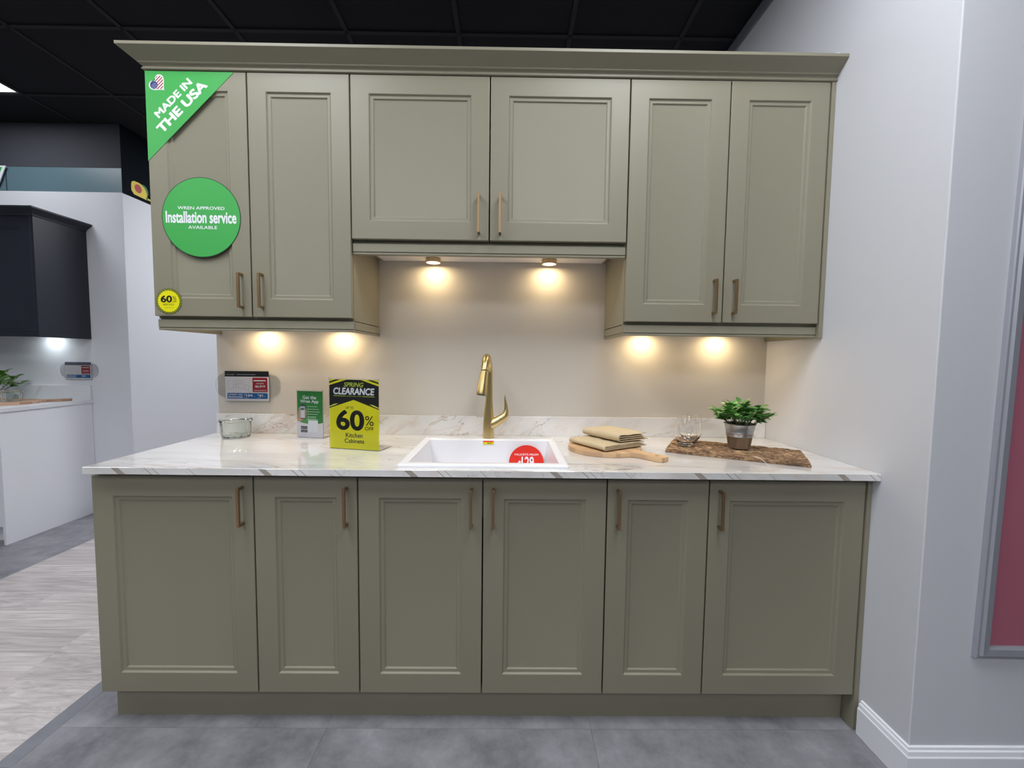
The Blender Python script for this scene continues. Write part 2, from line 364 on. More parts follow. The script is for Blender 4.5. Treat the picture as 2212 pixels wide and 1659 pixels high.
for r in range(0, 47):
    y = -3.0+r*PW; cut = -1.483+random.uniform(0.15, 1.12)
    for a, b in ((-1.483, cut), (cut, -0.205)):
        L_ = b-a-0.001
        if firstp: o = pl; firstp = False; o.location = (a, y, 0); o.scale = (L_, 1, 1)
        else: share(pl, 'floor_plank', (a, y, 0), floor, scale=(L_, 1, 1))

# walls
structure(MB().box(0.0, W, 0.0, 0.10, 0, 2.36).build('wall_back', M_['wall']))
structure(MB().box(W, 4.7, -0.80, 4.3, 0, ZC).build('wall_right', M_['wallright'], bevel=0.003))
structure(MB().box(-5.2, W, 4.2, 4.3, 0, ZC).build('wall_far', M_['darkwall']))
wl = structure(MB().box(-5.2, -1.64, 1.37, 4.2, 0, 2.535).build('wall_left', M_['wallcool'], bevel=0.003))
MB().box(-5.2, -1.6405, 1.373, 4.2, 2.535, 2.72).build('teal_band', M_['teal'], wl)
MB().box(-5.2, -1.6405, 1.371, 4.2, 2.72, ZC).build('dark_bulkhead', M_['darkwall'], wl)
MB().box(-1.6404, -1.636, 1.371, 4.19, 2.533, ZC).build('navy_graphic_panel', M_['navyprint'], wl)
MB().box(-2.530, -2.526, 1.369, 1.373, 2.536, 2.72).build('band_joint', M_['darkwall'], wl)
# rectangular trims where ceiling meets the right wall
structure(MB().box(W-0.012, W, -0.80, 4.2, 2.985, 3.04).build('trim_1', mat('grey_wall_angle', srgb(120, 122, 128), 0.5)))
# base boards with a stepped cap
def bb_profile(z):  # (out, z)
    return [(0.0, 0.0), (0.016, 0.0), (0.016, 0.092), (0.013, 0.096), (0.011, 0.108), (0.007, 0.111), (0.006, 0.118), (0.0, 0.120)]
pr = bb_profile(0)
ring_a = [(W-o, -0.632, z) for o, z in pr]; ring_b = [(W-o, -0.80-o, z) for o, z in pr]; ring_c = [(4.7, -0.80-o, z) for o, z in pr]
structure(MB().rings([ring_a, ring_b]).build('baseboard_right', M_['white']))
structure(MB().rings([ring_b, ring_c]).build('baseboard_front', M_['white']))

# ceiling: black lay-in tiles on a charcoal grid with LED panels
ceiling = structure(MB().box(-5.2, 4.7, -6.2, 4.3, ZC+0.03, ZC+0.08).build('ceiling', M_['tile_black']))
G = 0.6096; GX = -0.133; GY = 0.410
PANELS = {(-4, 0): 1, (0, -4): 2, (3, -4): 2, (-3, -4): 2, (0, -8): 2, (3, -8): 2, (-3, -8): 2, (0, 3): 1, (3, 3): 1, (-1, 2): 2}   # cell: length in cells
ct = MB().rings([[(0.012, 0.012, 0.004), (G-0.012, 0.012, 0.004), (G-0.012, G-0.012, 0.004), (0.012, G-0.012, 0.004)],
                 [(0.012, 0.012, 0.02), (G-0.012, 0.012, 0.02), (G-0.012, G-0.012, 0.02), (0.012, G-0.012, 0.02)]]).build('ceiling_tile', M_['tile_black'], ceiling)
firstc = True
for i in range(-7, 5):
    for j in range(-10, 6):
        x, y = GX+i*G, GY+j*G
        if (i, j) in PANELS or PANELS.get((i, j-1)) == 2: continue
        if x < -1.7 and y > 1.3: continue
        if x > 1.9 and j >= -2: 
            if x > 2.5: continue
        if firstc: ct.location = (x, y, ZC); firstc = False
        else: share(ct, 'ceiling_tile', (x, y, ZC), ceiling)
bx = MB().box(-0.012, 0.012, -5.7, 4.2, 0, 0.008).build('grid_bar', M_['tbar'], ceiling); bx.location = (GX-7*G, 0, ZC-0.004)
for i in range(-6, 6):
    if GX+i*G > W and i != 4: pass
    share(bx, 'grid_bar', (GX+i*G, 0, ZC-0.004), ceiling)
by = MB().box(-4.5, 3.6, -0.012, 0.012, 0, 0.008).build('grid_bar', M_['tbar'], ceiling); by.location = (0, GY-11*G, ZC-0.004)
for j in range(-10, 7): share(by, 'grid_bar', (0, GY+j*G, ZC-0.004), ceiling)
side_words = {(-4, 0): 'square white LED panel in black ceiling above the navy cabinet',
              (0, -4): 'LED panel over the aisle, in front of the left wall cabinet',
              (3, -4): 'LED panel over the aisle, in front of the right wall cabinet',
              (-3, -4): 'LED panel over the front end of the plank walkway',
              (0, -8): 'LED panel in the rear row, in line with the left wall cabinet',
              (3, -8): 'LED panel in the rear row, in line with the right wall cabinet',
              (-3, -8): 'LED panel in the rear row, in line with the plank walkway',
              (0, 3): 'LED panel behind the back wall partition, nearer the walkway',
              (3, 3): 'LED panel behind the back wall partition, nearer the right wall'}  # both panels behind the partition are unseen, added to brighten the left wall
side_words[(-1, 2)] = 'LED panel just behind the left end of the back wall partition'  # another added, unseen panel, throwing light on the left wall from close by
for (i, j) in sorted(PANELS):
    t = thing('ceiling_light', side_words[(i, j)], 'light', (GX+i*G, GY+j*G, ZC), group='LED ceiling panels')
    GL = G*PANELS[(i, j)]
    MB().rings([[(a, b, 0.003) for a, b in ((0.012, 0.012), (G-0.012, 0.012), (G-0.012, GL-0.012), (0.012, GL-0.012))],
                [(a, b, -0.0006) for a, b in ((0.03, 0.03), (G-0.03, 0.03), (G-0.03, GL-0.03), (0.03, GL-0.03))]], False, False).build('frame', M_['white'], t)
    MB().box(0.028, G-0.028, 0.028, GL-0.028, -0.0006, 0.006).build('diffuser', M_['panel_dim' if i < -2 else 'panel'], t)

# ------------------------------------------------------------------ kitchen run
def door_mesh(x0, x1, z0, z1, yf, t=0.021, s=0.069):
    """five-piece look door: rounded outer edge and a recess that steps down twice"""
    def rg(ins, y): return [(x0+ins, y, z0+ins), (x1-ins, y, z0+ins), (x1-ins, y, z1-ins), (x0+ins, y, z1-ins)]
    R = [rg(0, yf+t), rg(0, yf+0.0022), rg(0.0007, yf+0.0007), rg(0.0022, yf), rg(s-0.0010, yf), rg(s+0.0002, yf+0.0006), rg(s+0.0040, yf+0.0056),
         rg(s+0.0055, yf+0.0060), rg(s+0.0140, yf+0.0060), rg(s+0.0148, yf+0.0066), rg(s+0.0180, yf+0.0106), rg(s+0.0195, yf+0.0110)]
    return MB().rings(R)
def handle_mesh(zt, zb, yf):
    """square-section bow pull, local x = 0"""
    w = 0.0046; yo = yf-0.0305; d = 0.0085
    mb = MB(); ys = [(yf, zt), (yo, zt), (yo, zb), (yf, zb), (yf, zb+d), (yo+d, zb+d), (yo+d, zt-d), (yf, zt-d)]
    a = [(-w, y, z) for y, z in ys]; b = [(w, y, z) for y, z in ys]
    mb.add(a+b, [(0,1,6,7), (1,2,5,6), (2,3,4,5), (8,15,14,9), (9,14,13,10), (10,13,12,11)] + [(i, 8+i, 8+(i+1) % 8, (i+1) % 8) for i in range(8)])
    return mb
def carcass(mb, x0, x1, z0, z1, yf, yb, top=True):
    t = 0.016
    mb.box(x0, x0+t, yf, yb, z0, z1); mb.box(x1-t, x1, yf, yb, z0, z1); mb.box(x0+t, x1-t, yf, yb, z0, z0+t)
    mb.box(x0+t, x1-t, yb-0.008, yb, z0+t, z1)
    if top: mb.box(x0+t, x1-t, yf, yb-0.008, z1-t, z1)
    return mb
def cabinet(label, x0, x1, doors, z0, z1, zb0, yf, yb, hz, top=True, cat='cabinet', group=None, name='base_cabinet'):
    t = thing(name, label, cat, ((x0+x1)/2, yb, zb0), group)
    off = t.location
    def P(mb, n, m, par, **k):
        o = mb.build(n, m, par, **k)
        if par is t: o.matrix_parent_inverse = Matrix.Translation(-off)
        return o
    body = MB(); carcass(body, x0+0.001, x1-0.001, zb0, z1+(0.012 if name == 'base_cabinet' else 0), yf+0.0225, yb, top)
    P(body, 'body', M_['olive'], t)
    for (a, b, hx) in doors:
        d = door_mesh(a+0.0022, b-0.0022, z0, z1, yf).build('door', M_['olive'], t, smooth=True, angle=20)
        d.matrix_parent_inverse = Matrix.Translation(-off)
        h = handle_mesh(hz[1], hz[0], yf).build('handle', M_['brass'], d, bevel=0.0008); h.location = (hx, 0, 0)
    return t
bgp = 'base cabinets under the marble counter'
BZ = (0.1229, 0.8783, 0.1195)
HB = (0.716, 0.847)
YB = -DB; BBACK = -0.004
cabs = [
 ('wide olive base cabinet at the open left end, pull on its right side', -0.009, 0.5295, [(-0.009, 0.5295, 0.494)], True),
 ('narrow olive base cabinet second from the left, below the yellow sign', 0.5295, 0.8770, [(0.5295, 0.8770, 0.841)], True),
 ('two-door olive sink base cabinet in the middle, under the white sink', 0.8770, 1.7165, [(0.8770, 1.2974, 1.2595), (1.2974, 1.7165, 1.3335)], False),
 ('narrow olive base cabinet right of the sink base, below the cutting board', 1.7165, 2.0628, [(1.7165, 2.0628, 1.7525)], True),
 ('wide olive base cabinet at the right end beside the wall', 2.0628, 2.5960, [(2.0628, 2.5960, 2.0975)], True)]
for lab, a, b, ds, top in cabs:
    cabinet(lab, a, b, ds, BZ[0], BZ[1], BZ[2], YB, BBACK, HB, top, group=bgp)
o = MB().box(0.0, 2.594, -0.566, -0.550, 0.0, 0.1185).build('toe_kick_board', M_['olive']); tag(o, 'long olive toe-kick board under the base cabinets', 'plinth')
o = MB().box(2.597, W-0.0008, -0.618, -0.004, 0.0, 0.8905).build('end_panel', M_['olive'], bevel=0.0008); tag(o, 'narrow olive end panel between the right base cabinet and the wall, reaching the floor', 'panel')

# counter top with sink cut-out
SX0, SX1, SY0, SY1 = 1.0375, 1.5565, -0.570, -0.176
ctop = thing('countertop', 'white marble-look countertop with brown veins over the olive base cabinets', 'countertop', (0, 0, 0.8925))
def counter_slab():
    x0, x1, y0, y1, z0, z1 = 0.001, W-0.001, -0.6475, -0.001, 0.8925, HC
    hx0, hx1, hy0, hy1 = SX0-0.012, SX1+0.012, SY0-0.012, SY1+0.012
    V = []
    for z in (z0, z1):
        V += [(x0,y0,z),(x1,y0,z),(x1,y1,z),(x0,y1,z),(hx0,hy0,z),(hx1,hy0,z),(hx1,hy1,z),(hx0,hy1,z)]
    F = [(8,9,13,12),(9,10,14,13),(10,11,15,14),(11,8,12,15),(1,0,4,5),(2,1,5,6),(3,2,6,7),(0,3,7,4)]
    F += [(0,1,9,8),(1,2,10,9),(2,3,11,10),(3,0,8,11),(4,12,13,5),(5,13,14,6),(6,14,15,7),(7,15,12,4)]
    return MB().add(V, F)
o = counter_slab().build('slab', M_['marble_top'], ctop, bevel=0.0009); o.location = (0, 0, -0.8925)
o = MB().box(0.0012, W-0.0012, -0.6484, -0.6474, 0.8928, HC-0.0012).build('front_edge', M_['marble_edge'], ctop); o.location = (0, 0, -0.8925); o['label'] = 'front edge band with repeating slanted brown stripes'
o = MB().box(0.001, W-0.001, -0.0195, -0.0008, HC+0.0003, 1.0077).build('backsplash_upstand', M_['marble_up'], bevel=0.0012)
tag(o, 'low marble-look upstand with diagonal veins along the back of the counter', 'backsplash')

# upper cabinets
ugp = 'olive wall cabinets above the counter'
HU = (1.464, 1.5965)
ZUT = 2.3415
cabinet('tall two-door olive wall cabinet at the left end, carrying the green stickers', 0.005, 0.7690,
        [(0.005, 0.3830, 0.3475), (0.3830, 0.7690, 0.4255)], 1.432, ZUT, 1.4235, -DU, -0.002, HU, group=ugp, name='wall_cabinet')
cabinet('short wide two-door olive wall cabinet in the middle, above the faucet', 0.7690, 1.8310,
        [(0.7690, 1.2992, 1.2595), (1.2992, 1.8310, 1.3405)], 1.7353, ZUT, 1.734, -DU, -0.002, (1.758, 1.905), group=ugp, name='wall_cabinet')
cabinet('tall two-door olive wall cabinet at the right end beside the wall', 1.8310, 2.5935,
        [(1.8310, 2.2137, 2.1755), (2.2137, 2.5935, 2.2525)], 1.432, ZUT, 1.4235, -DU, -0.002, HU, group=ugp, name='wall_cabinet')
o = MB().box(2.5955, W-0.0008, -0.352, -0.002, 1.376, 2.3425).build('end_panel', M_['olive'], bevel=0.0008)
tag(o, 'narrow olive end panel between the right wall cabinet and the wall', 'panel')
# white underside panels
def under(x0, x1, z, label):
    o = MB().box(x0, x1, -0.318, -0.0025, z-0.0025, z-0.0003).build('cabinet_underside', M_['whitecarcass']); return tag(o, label, 'panel')
under(0.7895, 1.8105, 1.7335, 'white underside board of the middle wall cabinet, holding two lights')
under(0.024, 0.750, 1.4235, 'white underside board of the left wall cabinet, holding two lights')
under(1.850, 2.5935, 1.4235, 'white underside board of the right wall cabinet, holding two lights')

# light rails (pelmets): upper rebate, flat face, groove and small lip; returns run back to the wall
def rail_prof(ztop, zbot, yf=-0.337):
    return [(yf+0.018, ztop+0.012), (yf+0.018, zbot), (yf+0.002, zbot), (yf, zbot+0.002), (yf, zbot+0.0075), (yf+0.003, zbot+0.0085), (yf+0.003, zbot+0.0105),
            (yf-0.001, zbot+0.0115), (yf-0.001, ztop-0.001), (yf+0.0005, ztop), (yf+0.012, ztop+0.001), (yf+0.012, ztop+0.012)]
def light_rail(x0, x1, ztop, zbot, label, left_ret=False, right_ret=False):
    t = thing('light_rail', label, 'light rail', (x0, -0.335, zbot), group='olive light rails under the wall cabinets')
    inv = Matrix.Translation(-t.location)
    p = rail_prof(ztop, zbot)
    o = MB().rings([[(x0, y, z) for y, z in p], [(x1, y, z) for y, z in p]]).build('front_rail', M_['olive'], t); o.matrix_parent_inverse = inv
    for on, xa, sg in ((left_ret, x0, 1), (right_ret, x1, -1)):
        if not on: continue
        q = [(xa+sg*(y+0.337), z) for y, z in p if z <= ztop+0.001] + [(xa+sg*0.018, ztop+0.0008)]
        q = [(xa, zbot+0.002), (xa+sg*0.002, zbot), (xa+sg*0.018, zbot), (xa+sg*0.018, ztop), (xa, ztop), (xa, zbot+0.0115), (xa+sg*0.003, zbot+0.0105), (xa+sg*0.003, zbot+0.0085), (xa, zbot+0.0075)]
        q = [(a-sg*0.0008, z) for a, z in q]
        o = MB().rings([[(a, -0.319, z) for a, z in q], [(a, -0.002, z) for a, z in q]]).build('side_rail', M_['olive'], t); o.matrix_parent_inverse = inv
    return t
light_rail(0.010, 0.7690, 1.4195, 1.3785, 'olive light rail under the left wall cabinet', True, True)
light_rail(0.7705, 1.8295, 1.7205, 1.6785, 'olive light rail under the middle wall cabinet')
light_rail(1.8310, 2.5935, 1.4195, 1.3785, 'olive light rail under the right wall cabinet', True, False)

# crown moulding: mitred at the open left end, running into the right wall
def crown_prof():  # (out, z) out measured from the cabinet front / side
    return [(-0.004, 2.3435), (0.0035, 2.3435), (0.0065, 2.3455), (0.0065, 2.3490), (0.0035, 2.3505), (0.0030, 2.3555), (0.0070, 2.3600), (0.0115, 2.3618), (0.0145, 2.3648),
            (0.0145, 2.3665), (0.0570, 2.3975), (0.0575, 2.4075), (0.0555, 2.4085), (-0.004, 2.4085)]
cp = crown_prof()
X0 = 0.005
ra = [(X0-o, -0.002, z) for o, z in cp]; rb = [(X0-o, -DU-o, z) for o, z in cp]; rc = [(W-0.0006, -DU-o, z) for o, z in cp]
crown = thing('crown_moulding', 'olive flared crown moulding along the top of the wall cabinets', 'moulding', (0.005, -0.35, 2.3435))
inv = Matrix.Translation(-crown.location)
o = MB().rings([rb, rc]).build('front_moulding', M_['olive'], crown); o.matrix_parent_inverse = inv
o = MB().rings([ra, rb]).build('side_moulding', M_['olive'], crown); o.matrix_parent_inverse = inv
o = MB().box(2.560, 2.578, -0.4060, -0.394, 2.4086, 2.4102).add([], []).build('price_clip', M_['dust']); tag(o, 'tiny white clip lying on top of the crown moulding near the wall', 'clip')

# puck lights under the wall cabinets
def puck(x, y, z, label, lens, col, power, group):
    t = thing('puck_light', label, 'light', (x, y, z), group=group)
    MB().lathe([(0.031, 0.0), (0.034, -0.002), (0.034, -0.018), (0.0325, -0.020), (0.030, -0.0195), (0.030, -0.017)], 0, 0, 40, True, False).build('housing', M_['nickel'], t, smooth=True)
    MB().lathe([(0.0299, -0.0175), (0.0299, -0.0188), (0.02, -0.0196), (0.0, -0.0198)], 0, 0, 40, True, False).build('lens', lens, t, smooth=True)
    ld = bpy.data.lights.new('puck_lamp', 'AREA'); ld.shape = 'DISK'; ld.size = 0.052; ld.energy = power*0.24; ld.color = col
    lo = bpy.data.objects.new('puck_lamp', ld); COL.objects.link(lo); lo.parent = t; lo.location = (0, 0, -0.0205)
    return t
pg = 'round puck lights under the olive wall cabinets'
WARM = (1.0, 0.76, 0.44)
for x, z, lab in ((1.032, 1.7310, 'round gold puck light under the middle cabinet, left one'), (1.559, 1.7310, 'round gold puck light under the middle cabinet, right one'),
                  (0.247, 1.4210, 'round puck light under the left cabinet, nearer the open end'), (0.602, 1.4210, 'round puck light under the left cabinet, nearer the middle'),
                  (2.011, 1.4210, 'round puck light under the right cabinet, nearer the middle'), (2.361, 1.4210, 'round puck light under the right cabinet, nearer the wall')):
    puck(x, -0.062, z, lab, M_['lens_warm'], WARM, PUCK_POWER, pg)

# ------------------------------------------------------------------ sink
sink = thing('kitchen_sink', 'white rectangular drop-in sink set into the marble counter', 'sink', (1.297, -0.36, HC))
inv = Matrix.Translation(-sink.location)
def rr_xy(x0, x1, y0, y1, r, n=5):
    return rrect(x0, x1, y0, y1, r, n)
def sink_mesh():
    zt = 0.9232
    rs = []
    for (x0, x1, y0, y1, r, z) in ((1.0085, 1.5865, -0.613, -0.100, 0.004, HC+0.0003), (1.0085, 1.5865, -0.613, -0.100, 0.004, zt-0.0015), (1.010, 1.585, -0.6115, -0.1015, 0.003, zt),
                                   (SX0-0.002, SX1+0.002, SY0-0.002, SY1+0.002, 0.006, zt), (SX0, SX1, SY0, SY1, 0.005, zt-0.0015), (SX0+0.001, SX1-0.001, SY0+0.001, SY1-0.001, 0.006, zt-0.02),
                                   (SX0+0.012, SX1-0.012, SY0+0.010, SY1-0.010, 0.02, 0.760), (SX0+0.016, SX1-0.016, SY0+0.014, SY1-0.014, 0.02, 0.742), (SX0+0.035, SX1-0.035, SY0+0.033, SY1-0.033, 0.02, 0.735)):
        rs.append([(x, y, z) for x, y in rr_xy(x0, x1, y0, y1, r)])
    mb = MB(); mb.rings(rs, False, True)
    # outer shell of the bowl below the counter
    q = []
    for (e, z) in ((0.008, 0.914), (0.004, 0.752), (-0.004, 0.728)):
        q.append([(x, y, z) for x, y in rr_xy(SX0-e, SX1+e, SY0-e, SY1+e, 0.012)])
    mb.rings(q, False, True)
    return mb
o = sink_mesh().build('basin', M_['sink'], sink, smooth=True, angle=50); o.matrix_parent_inverse = inv
o = MB().lathe([(0.0, 0.0), (0.044, 0.0), (0.045, 0.0015), (0.043, 0.003), (0.03, 0.002), (0.0, 0.001)], 1.297, -0.37, 32, False, False, 0.7352).build('drain', M_['alum'], sink, smooth=True); o.matrix_parent_inverse = inv
# red price disc standing against the rear wall of the basin
disc = thing('price_disc', 'round red faucet price disc inside the sink against its rear wall', 'sign', (1.4615, -0.196, 0.7535))
disc.rotation_euler = (math.radians(-3.2), 0, 0)
MB().prism(circle(0, 0.0755, 0.0755, 72), 0.001, 0.0022).build('disc', M_['red'], disc)
mb = MB(); text(mb, 'FAUCETS FROM', -0.051, 0.052, 0.106, 0.1145, 0.0008, 0.012); text(mb, '129', -0.021, 0.033, 0.052, 0.1015, 0.0008, 0.022); text(mb, '$', -0.036, -0.0225, 0.050, 0.084, 0.0008, 0.02)
mb.build('lettering', M_['whitep'], disc)
# yellow and red strip on the rear basin wall
st = thing('price_strip', 'tiny red and yellow price strip on the rear sink wall under the faucet', 'label', (1.2945, -0.1802, 0.9055))
MB().prism(rect(-0.0235, 0.0235, 0, 0.0096), 0, 0.0005).build('yellow_field', M_['yellow'], st)
MB().prism(rect(-0.0235, 0.0235, 0.0096, 0.0150), 0, 0.0005).build('red_field', M_['red'], st)
mb = MB(); text(mb, '$329', -0.0045, 0.0145, 0.002, 0.0070, -0.0004, 0.03); mb.build('lettering', M_['ink'], st)

# faucet
fa = thing('kitchen_faucet', 'brushed gold pull-down faucet with a curved horn lever behind the sink', 'faucet', (1.2915, -0.124, 0.9232))
inv = Matrix.Translation(-fa.location)
def F(mb, n, m, **k):
    o = mb.build(n, m, fa, smooth=True, **k); o.matrix_parent_inverse = inv; return o
by0 = -0.124
F(MB().tube([(1.2915, by0, 0.9235), (1.2915, by0, 0.930), (1.2915, by0, 0.960), (1.2915, by0, 0.995), (1.292, by0, 1.03), (1.293, by0, 1.07), (1.294, by0, 1.10), (1.2945, by0, 1.128)],
            [0.0250, 0.0253, 0.0250, 0.0240, 0.0215, 0.0180, 0.0158, 0.0152], 32), 'body', M_['gold'])
arch = [(1.2945, by0, 1.1285), (1.2945, by0, 1.16), (1.2945, by0, 1.19)]; rad = [0.0148, 0.0146, 0.0145]
for k in range(0, 15):
    a = PI*k/14*0.92; arch.append((1.2945-0.014*k/14, by0-0.072*(1-math.cos(a)), 1.212+0.0735*math.sin(a))); rad.append(0.0145+0.0012*k/14)
F(MB().tube(arch, rad, 32, upv=(1, 0, 0)), 'spout', M_['gold'])
e = Vector(arch[-1]); d = Vector((-0.011, -0.024, -0.100))
hp = [e+d*(-0.06)]+[e+d*q for q in (-0.02, 0.0, 0.1, 0.3, 0.5, 0.75, 0.93, 0.98, 1.0)]
F(MB().tube([e+d*q for q in (0.015, 0.03, 0.15, 0.35, 0.55, 0.75, 0.93, 0.98)], [0.0150, 0.0163, 0.0170, 0.0183, 0.0197, 0.0211, 0.0222, 0.0216], 32), 'spray_head', M_['gold'])
F(MB().tube([e+d*0.96, e+d*0.99], [0.0190, 0.0185], 28), 'nozzle', M_['nozzle'])
F(MB().tube([(1.290, by0, 0.975), (1.305, by0, 0.985), (1.320, by0, 0.993), (1.334, by0, 1.001), (1.347, by0, 1.0095)], [0.020, 0.0225, 0.0222, 0.0212, 0.0200], 28), 'valve_arm', M_['gold'])
F(MB().tube([(1.3475, by0, 1.0100), (1.353, by0, 1.0135), (1.361, by0, 1.020), (1.3675, by0, 1.030), (1.3705, by0, 1.043), (1.3710, by0, 1.056), (1.3695, by0, 1.072), (1.3670, by0, 1.090), (1.3650, by0, 1.105), (1.3640, by0, 1.119)],
            [0.0200, 0.0200, 0.0185, 0.0155, 0.0122, 0.0096, 0.0072, 0.0050, 0.0030, 0.0010], 24), 'lever', M_['gold'])

# ------------------------------------------------------------------ stickers on the upper left door
YS = -DU-0.0006
tri = thing('triangle_sticker', 'green triangular corner sticker saying MADE IN THE USA with a flag heart', 'sticker', (0.008, YS, 2.335))
inv = Matrix.Translation(-tri.location)
TX0, TZ1 = 0.0068, 2.340
def Bd(t, mb, n, m, **k):
    o = mb.build(n, m, t, **k); o.matrix_parent_inverse = Matrix.Translation(-t.location); return o
tri_w, tri_h = 0.331, 0.327
Bd(tri, MB().prism([(TX0, TZ1), (TX0, TZ1-tri_h), (TX0+tri_w, TZ1)], YS-0.0006, YS), 'backing', M_['green'])
ang = math.radians(45)
mb = MB()
def tri_text(s, cx, cz, w, h, bold):
    text(mb, s, cx-w/2, cx+w/2, cz-h/2, cz+h/2, YS-0.0009, bold, rot=ang, about=(cx, cz))
tri_text('MADE IN', 0.1095, 2.243, 0.1845, 0.0275, 0.036)
tri_text('THE USA', 0.1405, 2.212, 0.251, 0.0355, 0.042)
Bd(tri, mb, 'lettering', M_['whitep'])
def heart(cx, cz, s, rot, n=60):
    p = []
    for i in range(n):
        t = 2*PI*i/n; x = 16*math.sin(t)**3/17; z = (13*math.cos(t)-5*math.cos(2*t)-2*math.cos(3*t)-math.cos(4*t)+2)/17
        p.append((cx+s*(x*math.cos(rot)-z*math.sin(rot)), cz+s*(x*math.sin(rot)+z*math.cos(rot))))
    return p
hcx, hcz, hr = 0.0570, 2.2915, math.radians(45)
Bd(tri, MB().prism(heart(hcx, hcz, 0.0345, hr), YS-0.0009, YS-0.0006), 'heart', M_['whitep'])
def clip_poly(poly, axis_fn, lo, hi):
    def cut(P, f):
        out = []
        for i in range(len(P)):
            a, b = P[i], P[(i+1) % len(P)]; fa_, fb = f(a), f(b)
            if fa_ >= 0: out.append(a)
            if fa_*fb < 0:
                t = fa_/(fa_-fb); out.append((a[0]+(b[0]-a[0])*t, a[1]+(b[1]-a[1])*t))
        return out
    P = cut(poly, lambda p: axis_fn(p)-lo)
    return cut(P, lambda p: hi-axis_fn(p)) if P else P
hs_ = heart(hcx, hcz, 0.0305, hr, 80)
vn = lambda p: (-(p[0]-hcx)*math.sin(hr)*-1*-1 + (p[1]-hcz)*math.cos(hr))      # across the stripes
un = lambda p: ((p[0]-hcx)*math.cos(hr)+(p[1]-hcz)*math.sin(hr))
mb = MB()
for k in range(-6, 7, 2):
    P = clip_poly(hs_, vn, k*0.0041-0.0019, k*0.0041+0.0019)
    if len(P) >= 3: mb.prism(P, YS-0.00115, YS-0.0009)
Bd(tri, mb, 'stripes', M_['flagred'])
P = clip_poly(clip_poly(circle(hcx-0.0168, hcz-0.0026, 0.0142, 48), un, -1, 0.0), vn, -0.0055, 1)
Bd(tri, MB().prism(P, YS-0.0014, YS-0.00115), 'canton', M_['flagblue'])
mb = MB(); random.seed(2)
for i in range(-8, 9):
    for j in range(-4, 9):
        u, v = i*0.0042+(0.0021 if j % 2 else 0), j*0.0036
        p = (hcx+u*math.cos(hr)-v*math.sin(hr), hcz+u*math.sin(hr)+v*math.cos(hr))
        if u < -0.004 and v > -0.0065 and (u+0.015)**2+(v-0.002)**2 < 0.0142**2: mb.prism(circle(p[0], p[1], 0.0008, 6), YS-0.0016, YS-0.0014)
Bd(tri, mb, 'stars', M_['whitep'])

rnd = thing('round_sticker', 'round green installation service sticker in the middle of the left door', 'sticker', (0.192, YS, 1.795))
RC = (0.1995, 1.8060); RR = 0.1475
Bd(rnd, MB().prism(circle(RC[0], RC[1], RR+0.0022, 96), YS-0.0005, YS), 'border', M_['darkink'])
Bd(rnd, MB().prism(circle(RC[0], RC[1], RR, 96), YS-0.0008, YS-0.0005), 'disc', M_['green'])
mb = MB()
text(mb, 'WREN APPROVED', 0.111, 0.289, 1.8350, 1.8470, YS-0.0011, 0.012)
text(mb, 'Installation service', 0.0645, 0.3330, 1.7840, 1.8290, YS-0.0011, 0.030)
text(mb, 'AVAILABLE', 0.149, 0.259, 1.7630, 1.7750, YS-0.0011, 0.012)
Bd(rnd, mb, 'lettering', M_['whitep'])

sb = thing('starburst_sticker', 'small yellow 60% off starburst sticker at the lower left door corner', 'sticker', (0.0665, YS, 1.484))
SC = (0.0640, 1.4875)
def star(r0, r1, n=26): return [(SC[0]+(r0 if i % 2 == 0 else r1)*math.sin(PI*i/n), SC[1]+(r0 if i % 2 == 0 else r1)*math.cos(PI*i/n)) for i in range(2*n)]
for q, (a, b, m_, nm) in enumerate(((0.0515, 0.0470, 'ink', 'outer_edge'), (0.0490, 0.0445, 'lime', 'pale_ring'), (0.0472, 0.0427, 'ink', 'inner_edge'), (0.0436, 0.0400, 'yellow', 'centre'))):
    Bd(sb, MB().prism(star(a, b), YS-0.0003*(q+1), YS-0.0003*q), nm, M_[m_])
mb = MB(); yb_ = YS-0.0014
text(mb, '60', SC[0]-0.0305, SC[0]+0.0135, SC[1]-0.0045, SC[1]+0.0220, yb_, 0.035)
text(mb, '%', SC[0]+0.0150, SC[0]+0.0300, SC[1]+0.0045, SC[1]+0.0190, yb_, 0.0)
text(mb, 'OFF', SC[0]+0.0150, SC[0]+0.0300, SC[1]-0.0040, SC[1]+0.0020, yb_, 0.01)
text(mb, 'Shaker Doors', SC[0]-0.0220, SC[0]+0.0200, SC[1]-0.0150, SC[1]-0.0112, yb_, 0.03)
mb.prism(rect(SC[0]-0.019, SC[0]+0.019, SC[1]-0.0085, SC[1]-0.0078), yb_, yb_+0.0002)
mb.prism(rect(SC[0]-0.017, SC[0]+0.017, SC[1]-0.0245, SC[1]-0.0238), yb_, yb_+0.0002)
Bd(sb, mb, 'lettering', M_['ink'])

